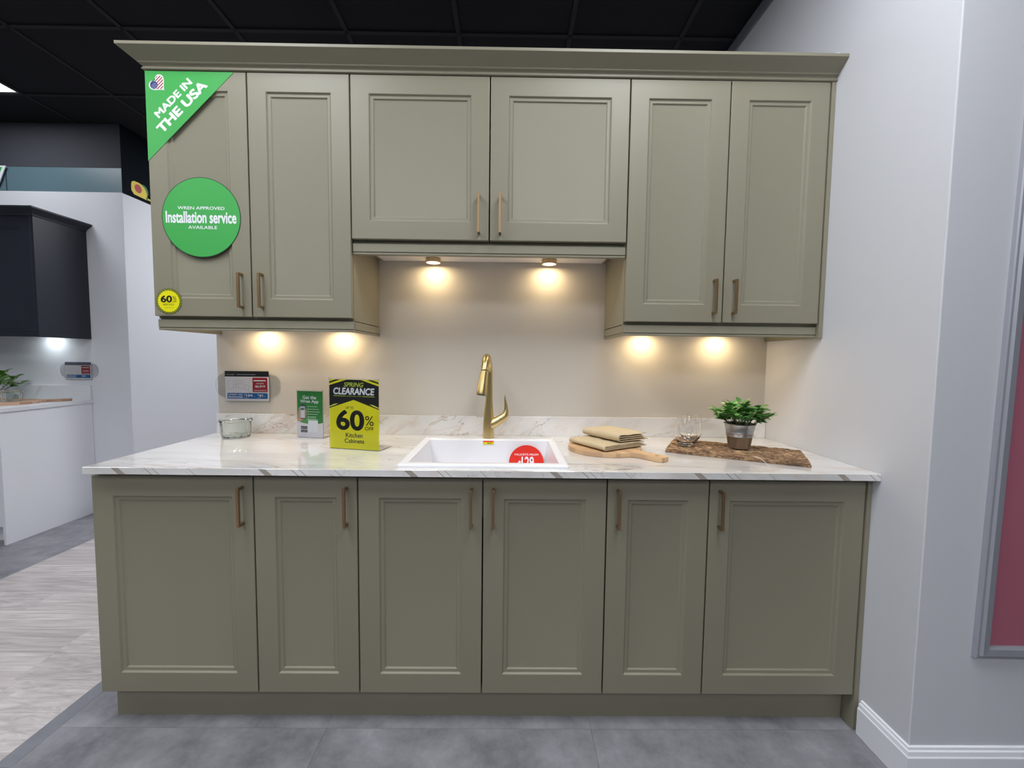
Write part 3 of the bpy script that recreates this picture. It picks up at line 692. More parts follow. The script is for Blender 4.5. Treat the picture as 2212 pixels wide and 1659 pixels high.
# ------------------------------------------------------------------ signs on the counter and the wall
# yellow clearance sign in a clear stand
ys_ = thing('clearance_sign', 'yellow and black SPRING CLEARANCE 60% off sign standing on the counter', 'sign', (0.773, -0.3560, HC+0.0004), rot=(0, 0, math.radians(-13.3)))
w, h = 0.2165, 0.281
YF = 0.0
MB().prism(rect(-w/2, w/2, 0.002, h-0.004), 0.0012, 0.0018).build('card', M_['yellow'], ys_)
def chev(z0, drop, thick, x0=-w/2, x1=w/2, peak=0.0):
    return None
mb = MB()
black = [(-w/2, h-0.018), (-w/2+0.075, h-0.0045), (w/2-0.075, h-0.0045), (w/2, h-0.018), (w/2, 0.1655), (0.0, 0.1970), (-w/2, 0.1655)]
black = [(-w/2, h-0.028), (-w/2+0.078, h-0.0045), (w/2-0.078, h-0.0045), (w/2, h-0.028), (w/2, 0.1620), (0.0, 0.1975), (-w/2, 0.1620)]
mb.prism([(-w/2, h-0.028), (-w/2+0.078, h-0.0045), (w/2-0.078, h-0.0045), (w/2, h-0.028), (w/2, 0.1745), (w/2, 0.1620), (0.0, 0.1975), (-w/2, 0.1620)], 0.0009, 0.0012)
mb.prism([(-w/2, h-0.0135), (-w/2+0.030, h-0.0045), (-w/2+0.050, h-0.0045), (-w/2, h-0.0195)], 0.0009, 0.0012)
mb.prism([(w/2, h-0.0135), (w/2, h-0.0195), (w/2-0.050, h-0.0045), (w/2-0.030, h-0.0045)], 0.0009, 0.0012)
mb.build('black_field', M_['ink'], ys_)
mb = MB()
mb.prism([(-w/2, 0.1700), (-w/2, 0.1660), (-w/2+0.024, 0.1742), (-w/2+0.040, 0.1815), (-w/2+0.024, 0.1800)], 0.0006, 0.0009)
mb.build('corner_flash', M_['paleyellow'], ys_); mb = MB()
mb.prism([(w/2, 0.1700), (w/2-0.024, 0.1800), (w/2-0.040, 0.1815), (w/2-0.024, 0.1742), (w/2, 0.1660)], 0.0006, 0.0009)
mb.build('corner_flash', M_['paleyellow'], ys_)
mb = MB(); text(mb, 'SPRING', -0.043, 0.044, 0.2480, 0.2660, 0.0005, 0.02, 0.25); mb.build('spring_lettering', M_['lime'], ys_)
mb = MB(); text(mb, 'CLEARANCE', -0.090, 0.091, 0.2170, 0.2450, 0.0005, 0.038, 0.15); mb.build('clearance_lettering', M_['whitep'], ys_)
mb = MB(); mb.prism(rect(-0.090, -0.035, 0.2105, 0.2128), 0.0005, 0.0009); mb.prism(rect(0.037, 0.091, 0.2105, 0.2128), 0.0005, 0.0009)
text(mb, 'OFFERS END SOON', -0.031, 0.033, 0.2098, 0.2132, 0.0005, 0.01); mb.build('small_lettering', M_['lime'], ys_)
mb = MB(); text(mb, 'UP TO', -0.036, -0.001, 0.1610, 0.1705, 0.0008, 0.0); text(mb, '60', -0.079, 0.045, 0.0760, 0.1565, 0.0008, 0.030)
text(mb, '%', 0.049, 0.086, 0.0980, 0.1360, 0.0008, -0.004); text(mb, 'OFF', 0.048, 0.086, 0.0790, 0.0930, 0.0008, 0.008)
text(mb, 'Kitchen', -0.037, 0.038, 0.0480, 0.0660, 0.0008, 0.012); text(mb, 'Cabinets', -0.042, 0.044, 0.0260, 0.0430, 0.0008, 0.012)
mb.build('offer_lettering', M_['ink'], ys_)
mb = MB(); mb.prism(rect(-w/2-0.0012, w/2+0.0012, 0.0005, h), -0.0016, -0.0002); mb.prism(rect(-w/2-0.0012, w/2+0.0012, 0.0005, h), 0.0022, 0.0036); mb.prism(rect(-w/2-0.0012, w/2+0.0012, h, h+0.002), -0.0016, 0.0036)
mb.box(-w/2-0.0012, w/2+0.0012, 0.004, 0.095, 0.0, 0.0018)
mb.build('acrylic_stand', M_['acrylic'], ys_)

# green app leaflet
lf = thing('app_leaflet', 'green and white phone app leaflet standing beside the yellow sign', 'sign', (0.4895, -0.1200, HC+0.0004), rot=(0, 0, math.radians(-11.5)))
w, h = 0.1285, 0.2135
MB().prism(rect(-w/2, w/2, 0.001, h-0.003), 0.0012, 0.0018).build('card', M_['paper'], lf)
arc = [(-w/2+w*i/20, 0.074-0.0125+0.0125*((i/20-0.56)/0.56)**2 - (0.003 if False else 0)) for i in range(21)]
MB().prism(arc+[(w/2, h-0.0035), (-w/2, h-0.0035)], 0.0009, 0.0012).build('green_field', M_['green2'], lf)
hill = [(-0.0440, 0.0700), (-0.030, 0.0665), (-0.010, 0.0625), (0.012, 0.0618), (0.035, 0.0630), (0.035, 0.080), (0.020, 0.098), (0.0, 0.0940), (-0.016, 0.092), (-0.030, 0.084)]
MB().prism(hill, 0.0006, 0.0009).build('light_field', M_['green3'], lf)
hand = [(-0.0625, 0.074), (-0.048, 0.071), (-0.040, 0.078), (-0.028, 0.086), (-0.020, 0.092), (-0.0185, 0.100), (-0.017, 0.112), (-0.0165, 0.124), (-0.020, 0.130), (-0.024, 0.128), (-0.045, 0.126), (-0.052, 0.138), (-0.0560, 0.132), (-0.0575, 0.120), (-0.060, 0.108)]
MB().prism(hand, 0.0003, 0.0006).build('printed_hand', M_['skin'], lf)
MB().prism(rrect(-0.0500, -0.0235, 0.0845, 0.1490, 0.004), 0.0000, 0.0003).build('printed_phone', M_['ink'], lf)
MB().prism(rrect(-0.0482, -0.0252, 0.0880, 0.1450, 0.002), -0.0003, 0.0).build('phone_screen', M_['paper'], lf)
mb = MB(); mb.prism(rect(-0.0482, -0.0252, 0.1395, 0.1450), -0.0005, -0.0003); mb.prism(rrect(-0.0465, -0.0275, 0.1235, 0.1345, 0.004), -0.0005, -0.0003); mb.build('screen_blocks', M_['teal'], lf)
mb = MB(); text(mb, 'Get the', -0.0365, 0.0320, 0.1740, 0.1900, 0.0006, 0.024); text(mb, 'Wren App', -0.0490, 0.0435, 0.1530, 0.1715, 0.0006, 0.026)
for k, wl_ in enumerate((0.042, 0.050, 0.054, 0.044, 0.036, 0.044)):
    z = 0.1405-k*0.0115; mb.prism(circle(-0.0095, z, 0.0024, 14), 0.0003, 0.0006); mb.prism(rect(-0.005, -0.005+wl_, z-0.0008, z+0.0008), 0.0003, 0.0006)
mb.prism(rect(-0.0095, 0.0395, 0.0255, 0.0790), 0.0000, 0.0003)
mb.build('white_print', M_['whitep'], lf)
mb = MB(); mb.prism(rrect(-0.0480, -0.0150, 0.0390, 0.0510, 0.002), 0.0006, 0.0012); mb.prism(rrect(-0.0480, -0.0150, 0.0235, 0.0355, 0.002), 0.0006, 0.0012); mb.build('store_badges', M_['ink'], lf)
mb = MB(); text(mb, 'App Store', -0.0410, -0.0170, 0.0425, 0.0475, 0.0003, 0.01); text(mb, 'Google Play', -0.0410, -0.0170, 0.0265, 0.0325, 0.0003, 0.01)
mb.prism(circle(-0.0445, 0.045, 0.0019, 10), 0.0003, 0.0006); mb.prism([(-0.0465, 0.0270), (-0.0430, 0.0295), (-0.0465, 0.0320)], 0.0003, 0.0006); mb.build('badge_lettering', M_['whitep'], lf)
mb = MB(); mb.prism(rect(-w/2-0.0012, w/2+0.0012, 0.0004, h), -0.0018, -0.0008); mb.prism(rect(-w/2-0.0012, w/2+0.0012, 0.0004, h), 0.0022, 0.0034); mb.prism(rect(-w/2-0.0012, w/2+0.0012, h, h+0.0015), -0.0018, 0.0034); mb.box(-w/2-0.0012, w/2+0.0012, 0.004, 0.05, 0.0, 0.0018)
mb.build('acrylic_stand', M_['acrylic'], lf)

def price_sign(x0, x1, z0, z1, y, label, header, price, big, wall_dx=0.048, full=True):
    t = thing('price_sign', label, 'sign', ((x0+x1)/2, y, z0)); cx = t.location.x; w = x1-x0; h = z1-z0
    X = lambda u: -w/2+u*w
    Z = lambda v: v*h
    # clear backing plate with rounded ends
    MB().prism(rrect(-w/2-wall_dx, w/2+wall_dx+0.002, 0.10*h, 0.94*h, 0.36*h, 12), 0.0070, 0.0085).build('acrylic_plate', M_['acrylic'], t)
    mb = MB(); mb.prism(rect(-w/2-0.001, w/2+0.001, -0.002, h+0.001), -0.0022, -0.0012); mb.box(-w/2-0.001, w/2+0.001, -0.0022, 0.007, -0.003, -0.0018); mb.build('acrylic_pocket', M_['acrylic'], t)
    MB().prism(rect(-w/2, w/2, 0, h), 0.0012, 0.0018).build('card', M_['paper'], t)
    MB().prism(rect(-w/2, w/2, 0.815*h, h), 0.0008, 0.0012).build('header_band', header, t)
    MB().prism(rect(X(0.625), X(0.965), Z(0.30), Z(0.785)), 0.0008, 0.0012).build('price_block', M_['crimson'], t)
    MB().prism(rrect(X(0.045), X(0.965), Z(0.075), Z(0.265), 0.003), 0.0008, 0.0012).build('finance_band', M_['blue'], t)
    mb = MB()
    mb.prism(rect(X(0.65), X(0.93), Z(0.665), Z(0.700)), 0.0005, 0.0008)
    if full: text(mb, '$13,838', X(0.72), X(0.875), Z(0.565), Z(0.61), 0.0005, 0.0); mb.prism(rect(X(0.71), X(0.885), Z(0.585), Z(0.59)), 0.0004, 0.0005)
    text(mb, price, X(0.685), X(0.91), Z(0.445), Z(0.53), 0.0005, 0.025)
    mb.prism(rect(X(0.655), X(0.94), Z(0.365), Z(0.372)), 0.0005, 0.0008); mb.prism(rect(X(0.655), X(0.94), Z(0.335), Z(0.342)), 0.0005, 0.0008)
    text(mb, 'INTEREST FREE', X(0.066), X(0.395), Z(0.185), Z(0.235), 0.0005, 0.02)
    text(mb, 'FINANCING', X(0.066), X(0.395), Z(0.100), Z(0.160), 0.0005, 0.035)
    mb.prism(rect(X(0.428), X(0.432), Z(0.10), Z(0.24)), 0.0005, 0.0008)
    for s, a, b in big:
        text(mb, '$', X(a), X(a+0.022), Z(0.195), Z(0.24), 0.0005, 0.02); text(mb, s, X(a+0.027), X(b), Z(0.145), Z(0.230), 0.0005, 0.03)
        mb.prism(rect(X(b+0.01), X(b+0.06), Z(0.15), Z(0.156)), 0.0005, 0.0008); mb.prism(rect(X(a), X(a+0.08), Z(0.105), Z(0.115)), 0.0005, 0.0008)
    if full:
        mb.prism(rect(X(0.27), X(0.70), Z(0.880), Z(0.888)), 0.0005, 0.0008)
        vsx = [(0.035, 0.87), (0.055, 0.90), (0.065, 0.865), (0.09, 0.885), (0.11, 0.865), (0.135, 0.885), (0.155, 0.862), (0.175, 0.885), (0.185, 0.86), (0.215, 0.91)]
        for a, b in zip(vsx, vsx[1:]):
            p, q = (X(a[0]), Z(a[1])), (X(b[0]), Z(b[1])); mb.prism([(p[0], p[1]), (q[0], q[1]), (q[0], q[1]+0.0009), (p[0], p[1]+0.0009)], 0.0005, 0.0008)
    mb.build('white_lettering', M_['whitep'], t)
    # line drawing of a kitchen
    mb = MB()
    def ln(a, b, th=0.0006):
        p = Vector((X(a[0]), Z(a[1]))); q = Vector((X(b[0]), Z(b[1]))); n = (q-p).normalized(); n = Vector((-n.y, n.x))*th*0.5
        mb.prism([tuple(p-n), tuple(q-n), tuple(q+n), tuple(p+n)], 0.0008, 0.0012)
    S_ = [((.07,.68),(.07,.40)),((.07,.68),(.19,.68)),((.07,.40),(.19,.43)),((.19,.70),(.19,.43)),((.19,.56),(.31,.57)),((.31,.57),(.42,.56)),((.42,.56),(.60,.50)),((.21,.70),(.30,.69)),((.21,.62),(.30,.62)),((.30,.69),(.42,.69)),
          ((.25,.70),(.25,.62)),((.30,.69),(.30,.62)),((.36,.69),(.36,.60)),((.42,.69),(.42,.60)),((.30,.60),(.42,.60)),((.47,.72),(.60,.77)),((.47,.72),(.47,.62)),((.47,.62),(.56,.61)),((.56,.76),(.56,.61)),((.60,.77),(.60,.62)),
          ((.19,.43),(.32,.45)),((.32,.45),(.50,.34)),((.50,.34),(.60,.30)),((.24,.56),(.24,.44)),((.31,.57),(.31,.45)),((.42,.56),(.42,.40)),((.47,.54),(.47,.36)),((.53,.52),(.53,.31)),((.60,.50),(.60,.32)),((.21,.54),(.30,.54))]
    for a, b in S_: ln(a, b)
    mb.build('kitchen_drawing', M_['greyprint'], t)
    return t
price_sign(0.0405, 0.2465, 1.0665, 1.2080, -0.0105, 'kitchen price card reading $6,919 on the back wall above the glass bowl', M_['ink'], '$6,919', (('104', 0.445, 0.62), ('41', 0.735, 0.855)))

# ------------------------------------------------------------------ things on the counter
# faceted glass bowl
def bowl_prof(R, H, t):
    return [(0.0, 0.0), (R*0.80, 0.0), (R*0.84, 0.002), (R*0.90, H*0.25), (R*0.93, H*0.78), (R*0.935, H*0.86), (R, H*0.90), (R, H), (R-t, H), (R*0.93-t, H*0.86), (R*0.90-t, H*0.4), (R*0.84-t, t*1.6), (0.0, t*1.6)]
def glass_bowl(x, y, z, R, H, label):
    wob = lambda a, zz: 1.0-(0.018 if 0.003 < zz < H*0.87 else 0.0)*(0.5+0.5*math.cos(a*14))*1.8
    o = MB().lathe(bowl_prof(R, H, 0.0035), 0, 0, 84, False, False, 0, wob).build('glass_bowl', M_['glassgreen'], smooth=True, angle=30)
    o.location = (x, y, z); return tag(o, label, 'bowl')
glass_bowl(0.1475, -0.104, HC+0.0005, 0.0655, 0.078, 'empty fluted glass bowl on the marble counter near its left end')

# stemless glasses
def tumbler(x, y, z, label, s=1.0):
    out = [(0.0, 0.0), (0.022, 0.0), (0.027, 0.003), (0.038, 0.018), (0.0445, 0.036), (0.0465, 0.052), (0.0450, 0.070), (0.0395, 0.095), (0.0345, 0.113), (0.0330, 0.120)]
    inn = [(0.0321, 0.120), (0.0336, 0.113), (0.0386, 0.095), (0.0441, 0.070), (0.0455, 0.052), (0.0433, 0.036), (0.0360, 0.020), (0.024, 0.009), (0.0, 0.0065)]
    o = MB().lathe([(r*s, z_*s) for r, z_ in out+inn], 0, 0, 48, False, False).build('stemless_glass', M_['glass'], smooth=True, angle=60)
    o.location = (x, y, z); return tag(o, label, 'glass', 'stemless wine glasses on the bark mat')
tumbler(2.1130, -0.2950, 0.9335, 'stemless wine glass at the front left of the bark mat', 1.0)
tumbler(2.1660, -0.2120, 0.9335, 'stemless wine glass standing behind the front glass', 1.0)

# woven bark table mat
bm_ = thing('bark_mat', 'rectangular brown woven bark table mat on the counter near the right wall', 'table mat', (2.2835, -0.3450, HC+0.0005), rot=(0, 0, math.radians(-28.3)))
def mat_mesh():
    nx, ny = 150, 84; w, d = 0.482, 0.262; mb = MB(); V = []; F = []
    for j in range(ny+1):
        for i in range(nx+1):
            u, v = i/nx-0.5, j/ny-0.5
            edge = min(0.5-abs(u), (0.5-abs(v))*d/w)*w
            x, y = u*w, v*d
            x += 0.0035*noise.noise(Vector((v*14, 3, u*2))) * (1 if abs(u) > 0.47 else 0.3)
            y += 0.0030*noise.noise(Vector((u*22, 9, v*2))) * (1 if abs(v) > 0.45 else 0.3)
            n1 = noise.noise(Vector((x*26, y*85, 1))); n2 = noise.noise(Vector((x*70, y*190, 5)))
            row = abs(math.sin(y*PI/0.0125+1.2*noise.noise(Vector((x*9, y*20, 0)))))
            z = 0.0115+0.0042*n1+0.0020*n2+0.0030*row
            if edge < 0.006: z -= 0.006*(1-edge/0.006)**2
            V.append((x, y, max(z, 0.003)))
    for j in range(ny):
        for i in range(nx): a = j*(nx+1)+i; F.append((a, a+1, a+nx+2, a+nx+1))
    mb.add(V, F)
    bd = [j for j in range(nx+1)]+[(j)*(nx+1)+nx for j in range(1, ny+1)]+[ny*(nx+1)+i for i in range(nx-1, -1, -1)]+[j*(nx+1) for j in range(ny-1, 0, -1)]
    top = [V[k] for k in bd]; bot = [(p[0]*0.995, p[1]*0.992, 0.0003) for p in top]; mb.rings([top, bot], False, True)
    return mb
mat_mesh().build('weave', M_['bark'], bm_, smooth=True, angle=80)
o = MB().tube([(2.2835, -0.486, 0.932), (2.286, -0.500, 0.936), (2.2935, -0.520, 0.930), (2.300, -0.545, 0.9165), (2.303, -0.552, HC+0.001)], [0.0005, 0.0006, 0.0007, 0.0007, 0.0006], 6).build('tag_pin', M_['dust'])
tag(o, 'thin white plastic tag pin sticking out over the front edge of the bark mat', 'tag')

# plant in a zinc pot
pot = thing('potted_plant', 'bushy green plant in a ribbed zinc pot on the bark mat', 'plant', (2.3160, -0.3260, 0.9335))
H = 0.098
MB().lathe([(0.0, 0.004), (0.036, 0.004), (0.037, 0.0), (0.0392, 0.0), (0.0400, 0.004), (0.0475, 0.046), (0.0490, 0.047), (0.0490, 0.0490), (0.0480, 0.0505), (0.0498, 0.0535), (0.0498, 0.0550), (0.0488, 0.0565), (0.0508, 0.0600), (0.0508, 0.0615),
            (0.0498, 0.0630), (0.0560, 0.0950), (0.0585, 0.0962), (0.0585, 0.098), (0.0555, 0.0980), (0.0540, 0.094), (0.050, 0.070)], 0, 0, 48, False, False).build('pot', M_['zinc'], pot, smooth=True, angle=50)
MB().lathe([(0.0, 0.084), (0.03, 0.083), (0.0528, 0.080)], 0, 0, 24, False, False).build('soil', M_['soil'], pot, smooth=True)
def leaf_mesh(L_=0.03, W_=0.011):
    V = []; F = []; n = 6
    for i in range(n+1):
        t = i/n; w = W_*math.sin(PI*min(1, t*0.97+0.02))**0.8*(1.15-0.4*t); z = 0.25*L_*t*t
        for s, dz in ((-1, 0.22*w), (0, 0), (1, 0.22*w)): V.append((t*L_, s*w*0.5*1.6, -z+dz))
    for i in range(n):
        for j in range(2): a = i*3+j; F.append((a, a+1, a+4, a+3))
    return MB().add(V, F)
def bunch(parent, mleaf, seed, nst, base_r, z0, rad, hgt, L_, W_, per, lim=300, low=0.0, keep=None):
    random.seed(seed); stems = MB(); proto = None; cnt = 0
    for s in range(nst):
        a = 2*PI*s/nst*2.399+random.uniform(-.3, .3); q = math.sqrt((s+0.5)/nst)
        tip = Vector((math.cos(a)*q*rad, math.sin(a)*q*rad, z0+hgt*(0.96-0.62*q**2.2)+random.uniform(-0.008, 0.008)+low*q))
        b = Vector((math.cos(a)*base_r*q, math.sin(a)*base_r*q, z0))
        mid = b*0.45+tip*0.55+Vector((0, 0, 0.10*hgt))
        pts = [((1-t)**2)*b+2*t*(1-t)*mid+t*t*tip for t in (0, .25, .5, .75, 1)]
        stems.tube(pts, [0.0013, 0.0012, 0.001, 0.0009, 0.0007], 6)
        for k in range(per):
            t = 0.42+0.58*k/(per-1); p = ((1-t)**2)*b+2*t*(1-t)*mid+t*t*tip
            d = (tip-b).normalized(); az = math.atan2(d.y, d.x)+k*2.2+random.uniform(-.4, .4); el = 0.25+0.75*t if k < per-1 else 1.1
            if k == per-1: az = a
            sc = random.uniform(0.75, 1.15)*(1.0 if t > 0.6 else 0.9)
            if proto is None:
                proto = leaf_mesh(L_, W_).build('leaf', mleaf, parent, smooth=True, angle=80); o = proto
            else: o = share(proto, 'leaf', (0, 0, 0), parent)
            o.location = p; o.rotation_euler = (random.uniform(-.4, .4), -el*random.uniform(0.25, 1.0), az); o.scale = (sc, sc, sc); cnt += 1
    stems.build('stems', M_['stem'], parent, smooth=True)
    return cnt
bunch(pot, M_['leaf'], 11, 40, 0.040, 0.082, 0.112, 0.098, 0.034, 0.0160, 7)

# cutting board with handle
bd = thing('cutting_board', 'round wooden cutting board with a handle on the counter right of the sink', 'cutting board', (1.774, -0.309, HC+0.0004), rot=(0, 0, math.radians(-48.7)))
def paddle(R, hw, L_, n=40, rx=1.0):
    a0 = math.asin(hw*1.55/R); P = []
    for i in range(n+1):
        a = a0+(2*PI-2*a0)*i/n; P.append((R*math.cos(a)*rx, R*math.sin(a)))
    xe = R*math.cos(a0)
    lower = [(xe+0.018, -hw*1.12), (xe+0.035, -hw), (L_-0.012, -hw), (L_-0.003, -hw+0.004), (L_, -hw+0.012)]
    return P+lower+[(x, -y) for x, y in reversed(lower)]
def board_mesh(R, hw, L_, t, hole):
    P = paddle(R, hw, L_); bm = bmesh.new(); cx = L_-0.035
    outer = [bm.verts.new((x, y, t)) for x, y in P]; hl = [bm.verts.new((cx+hole*math.cos(2*PI*i/20), hole*math.sin(2*PI*i/20), t)) for i in range(20)]
    eds = [bm.edges.new((outer[i], outer[(i+1) % len(outer)])) for i in range(len(outer))]+[bm.edges.new((hl[i], hl[(i+1) % 20])) for i in range(20)]
    bmesh.ops.triangle_fill(bm, use_beauty=True, use_dissolve=False, edges=eds)
    r = bmesh.ops.extrude_face_region(bm, geom=list(bm.faces)); bmesh.ops.translate(bm, verts=[g for g in r['geom'] if isinstance(g, bmesh.types.BMVert)], vec=(0, 0, -t))
    bmesh.ops.recalc_face_normals(bm, faces=bm.faces)
    mb = MB(); idx = {v: i for i, v in enumerate(bm.verts)}; mb.add([tuple(v.co) for v in bm.verts], [tuple(idx[v] for v in f.verts) for f in bm.faces]); bm.free(); return mb
board_mesh(0.146, 0.0265, 0.268, 0.0175, 0.0085).build('board', M_['board'], bd, smooth=True, angle=40, bevel=0.0018)

# folded linen napkins
def napkin(loc, ang, ul, vl, label, seed, th=0.0052, layers=2, droop=0.0, twist=0.0, hump=0.0, cat='napkin'):
    t = thing('folded_napkin', label, cat, loc, group='folded linen napkins on the cutting board', rot=(0, 0, ang))
    for q in range(layers):
        nu = 26; prof = []
        r = th*(layers-q)-th*0.5; zc = th*layers
        v1 = vl*(1.0-0.06*q); 
        for k in range(13): prof.append((v1-(v1-r)*k/12, zc-r))
        for k in range(1, 10): a = -PI/2-PI*k/10; prof.append((r+r*math.cos(a), zc+r*math.sin(a)))
        for k in range(13): prof.append((r+(v1*(0.94-0.05*q)-r)*k/12, zc+r))
        V = []; F = []; n = len(prof)
        for i in range(nu+1):
            u = i/nu
            for (v, z) in prof:
                nz = noise.noise(Vector((u*5+seed, v*26, 0.2*q)))
                up_ = max(0, (z-zc)/(th*layers)+0.4)
                zz = z+0.0024*nz*up_+hump*math.exp(-((u-0.55)/0.18)**2-((v/vl-0.35)/0.3)**2)*up_
                if droop: zz -= droop*max(0, u-0.80)/0.2*max(0, 1-v/vl/0.55)
                x = u*ul+0.003*noise.noise(Vector((v*22, seed, q)))+twist*v
                V.append((x, v+0.004*noise.noise(Vector((u*4, seed+2, z*30))), zz))
        for i in range(nu):
            for j in range(n-1): a = i*n+j; F.append((a, a+1, a+n+1, a+n))
        o = MB().add(V, F).build('fold', M_['linen'], t, smooth=True, angle=80)
        so = o.modifiers.new('thickness', 'SOLIDIFY'); so.thickness = 0.0028; so.offset = 0
    return t
napkin((1.636, -0.270, 0.9372), math.atan2(-0.17, 0.105), 0.205, 0.232, 'lower folded beige linen napkin lying directly on the cutting board', 3, 0.0050, 2, 0.0, 0.0)
napkin((1.702, -0.215, 0.9590), math.atan2(-0.185, 0.115), 0.205, 0.158, 'upper folded beige linen napkin lying on top of the lower one', 9, 0.0080, 2, 0.0, 0.05, 0.007)

# ------------------------------------------------------------------ right side: poster
po = thing('wall_poster', 'tall rose-coloured poster in a silver frame on the right wall', 'poster', (3.13, -0.8005, 0.40), rot=(0, math.radians(0.9), 0))
X0p, X1p, Z1p = -0.350, 0.350, 2.02
def frame_ring(ins, y): return [(X0p+ins, y, ins), (X1p-ins, y, ins), (X1p-ins, y, Z1p-ins), (X0p+ins, y, Z1p-ins)]
MB().rings([frame_ring(0, 0.0), frame_ring(0, -0.010), frame_ring(0.003, -0.013), frame_ring(0.010, -0.013), frame_ring(0.013, -0.020), frame_ring(0.032, -0.018), frame_ring(0.038, -0.010), frame_ring(0.038, -0.004)], False, False).build('frame', M_['alum'], po)
MB().box(X0p+0.036, X1p-0.036, -0.005, -0.003, 0.036, Z1p-0.036).build('print', M_['poster'], po)
MB().prism(rrect(X0p+0.148, X1p-0.14, 0.362, 0.408, 0.018), -0.0054, -0.005).build('white_shape', M_['whitep'], po)

# ------------------------------------------------------------------ background display on the left
bc = thing('base_cabinet', 'white base cabinet of the neighbouring display, its side panel facing us', 'cabinet', (-2.6, 1.37, 0))
inv = Matrix.Translation(-bc.location)
def Pb(t, mb, n, m, **k):
    o = mb.build(n, m, t, **k); o.matrix_parent_inverse = Matrix.Translation(-t.location); return o
Pb(bc, MB().box(-1.969, -1.9520, 0.752, 1.368, 0.0, 0.888), 'side_panel', M_['white'])
mb = MB(); carcass(mb, -3.4, -1.970, 0.10, 0.885, 0.790, 1.366); Pb(bc, mb, 'body', M_['white'])
for a, b in ((-2.57, -1.971), (-3.17, -2.573)):
    Pb(bc, door_mesh(a+0.001, b-0.001, 0.115, 0.875, 0.768), 'door', M_['white'], smooth=True, angle=20)
Pb(bc, MB().box(-3.4, -1.970, 0.83, 0.845, 0.0, 0.10), 'toe_kick', M_['white'])
o = MB().box(-3.4, -1.9420, 0.722, 1.369, 0.8885, HC).build('countertop', M_['whitestone'], bevel=0.0015); tag(o, 'plain white countertop of the neighbouring display in the left background', 'countertop')
o = MB().box(-3.4, -1.9440, 1.349, 1.3695, HC+0.0004, 1.029).build('backsplash_upstand', M_['whitestone'], bevel=0.0015); tag(o, 'plain white upstand behind the neighbouring display counter', 'backsplash')
nc = thing('wall_cabinet', 'dark navy wall cabinet with a flared top moulding in the left background', 'cabinet', (-2.6, 1.37, 1.395))
mb = MB(); carcass(mb, -3.3, -1.9330, 1.450, 2.240, 1.022, 1.368); Pb(nc, mb, 'body', M_['navy'])
Pb(nc, MB().box(-1.9530, -1.9320, 0.998, 1.368, 1.395, 2.245), 'end_panel', M_['navy'])
Pb(nc, MB().box(-3.3, -1.9540, 1.010, 1.028, 1.397, 1.447), 'light_rail', M_['navy'])
for a, b in ((-2.50, -1.955), (-3.05, -2.503)):
    Pb(nc, door_mesh(a+0.001, b-0.001, 1.452, 2.225, 1.0), 'door', M_['navy'], smooth=True, angle=20)
cpn = [(-0.004, 2.232), (0.006, 2.232), (0.007, 2.240), (0.012, 2.246), (0.050, 2.274), (0.050, 2.284), (-0.004, 2.284)]
ra = [(-1.932+o, 1.368, z) for o, z in cpn]; rb = [(-1.932+o, 0.998-o, z) for o, z in cpn]; rc = [(-3.3, 0.998-o, z) for o, z in cpn]
Pb(nc, MB().rings([ra, rb]), 'moulding', M_['navy']); Pb(nc, MB().rings([rb, rc]), 'moulding', M_['navy'])
puck(-2.215, 1.29, 1.449, 'round cool white puck light under the navy cabinet', M_['lens_cool'], (0.86, 0.97, 1.0), 1.4, None)
price_sign(-2.1425, -1.9390, 1.0770, 1.2130, 1.3595, 'small kitchen price card with a grey header on the far left background wall', M_['slateprint'], '$4,024', (('53', 0.62, 0.78),), full=False)
glass_bowl(-2.2150, 1.045, HC+0.0195, 0.0640, 0.074, 'empty glass bowl on the striped board in the left background')
bb = thing('cutting_board', 'striped brown cutting board under the glass bowl in the left background', 'cutting board', (-2.245, 1.035, HC+0.0004), rot=(0, 0, math.radians(45)))
board_mesh(0.190, 0.022, 0.335, 0.0175, 0.006).build('board', M_['boardbg'], bb, smooth=True, angle=40, bevel=0.0018)
pp = thing('potted_plant', 'trailing pale green plant at the left edge of the photo on the background counter', 'plant', (-2.46, 1.16, HC+0.0005))
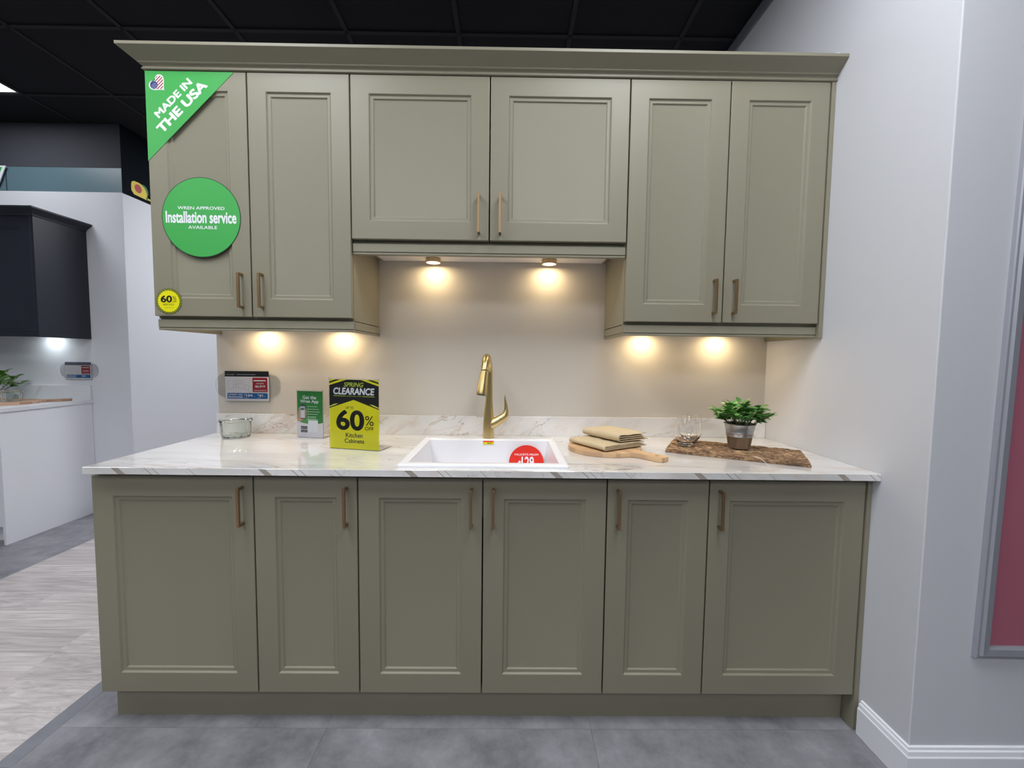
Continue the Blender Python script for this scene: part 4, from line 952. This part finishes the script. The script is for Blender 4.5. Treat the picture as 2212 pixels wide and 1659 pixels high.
MB().lathe([(0.0, 0.0), (0.038, 0.0), (0.040, 0.003), (0.048, 0.085), (0.046, 0.085), (0.044, 0.07), (0.0, 0.07)], 0, 0, 32, False, False).build('pot', M_['white'], pp, smooth=True, angle=50)
bunch(pp, M_['leaf2'], 5, 16, 0.03, 0.075, 0.150, 0.145, 0.052, 0.030, 4)
# green hanging board at the far left edge
gb = thing('hanging_sign', 'slanted green board with a white border at the upper left edge of the photo', 'sign', (-2.66, 1.352, 2.575))
MB().prism([(-0.30, 0.0), (0.093, 0.0), (0.155, 0.142), (-0.30, 0.142)], 0.0, 0.006).build('border', M_['whitep'], gb)
MB().prism([(-0.30, 0.012), (0.075, 0.012), (0.128, 0.130), (-0.30, 0.130)], -0.001, 0.0).build('green_field', M_['green'], gb)
# printed tape measure on the navy graphic panel (flat print on the wall face x = -1.636)
XE = -1.6358
def decal(poly, k):   # poly in (y, z)
    return MB().rings([[(XE+0.0004*k, y, z) for y, z in poly], [(XE+0.0004*(k+1), y, z) for y, z in poly]])
em = bpy.data.objects.new('printed_tape_measure', None); COL.objects.link(em); em.parent = wl; em['label'] = 'yellow tape measure picture with a red disc and green grip'
decal([(1.470, 2.560), (1.592, 2.556), (1.594, 2.600), (1.590, 2.640), (1.565, 2.660), (1.520, 2.668), (1.475, 2.666), (1.455, 2.655), (1.447, 2.635), (1.447, 2.585)], 0).build('tool_body', M_['emyellow'], em)
decal(circle(1.510, 2.618, 0.033, 40), 1).build('tool_disc', M_['emred'], em)
gp = [(1.535, 2.665), (1.565, 2.668), (1.590, 2.655), (1.604, 2.630), (1.606, 2.600), (1.592, 2.602), (1.585, 2.625), (1.575, 2.640), (1.560, 2.652)]
decal(gp, 1).build('tool_grip', M_['emgreen'], em)
decal([(1.582, 2.558), (1.600, 2.556), (1.600, 2.578), (1.582, 2.580)], 1).build('tool_button', M_['emgreen'], em)
decal([(1.596, 2.560), (1.90, 2.558), (1.90, 2.572), (1.596, 2.573)], 0).build('tape_blade', M_['emyellow'], em)
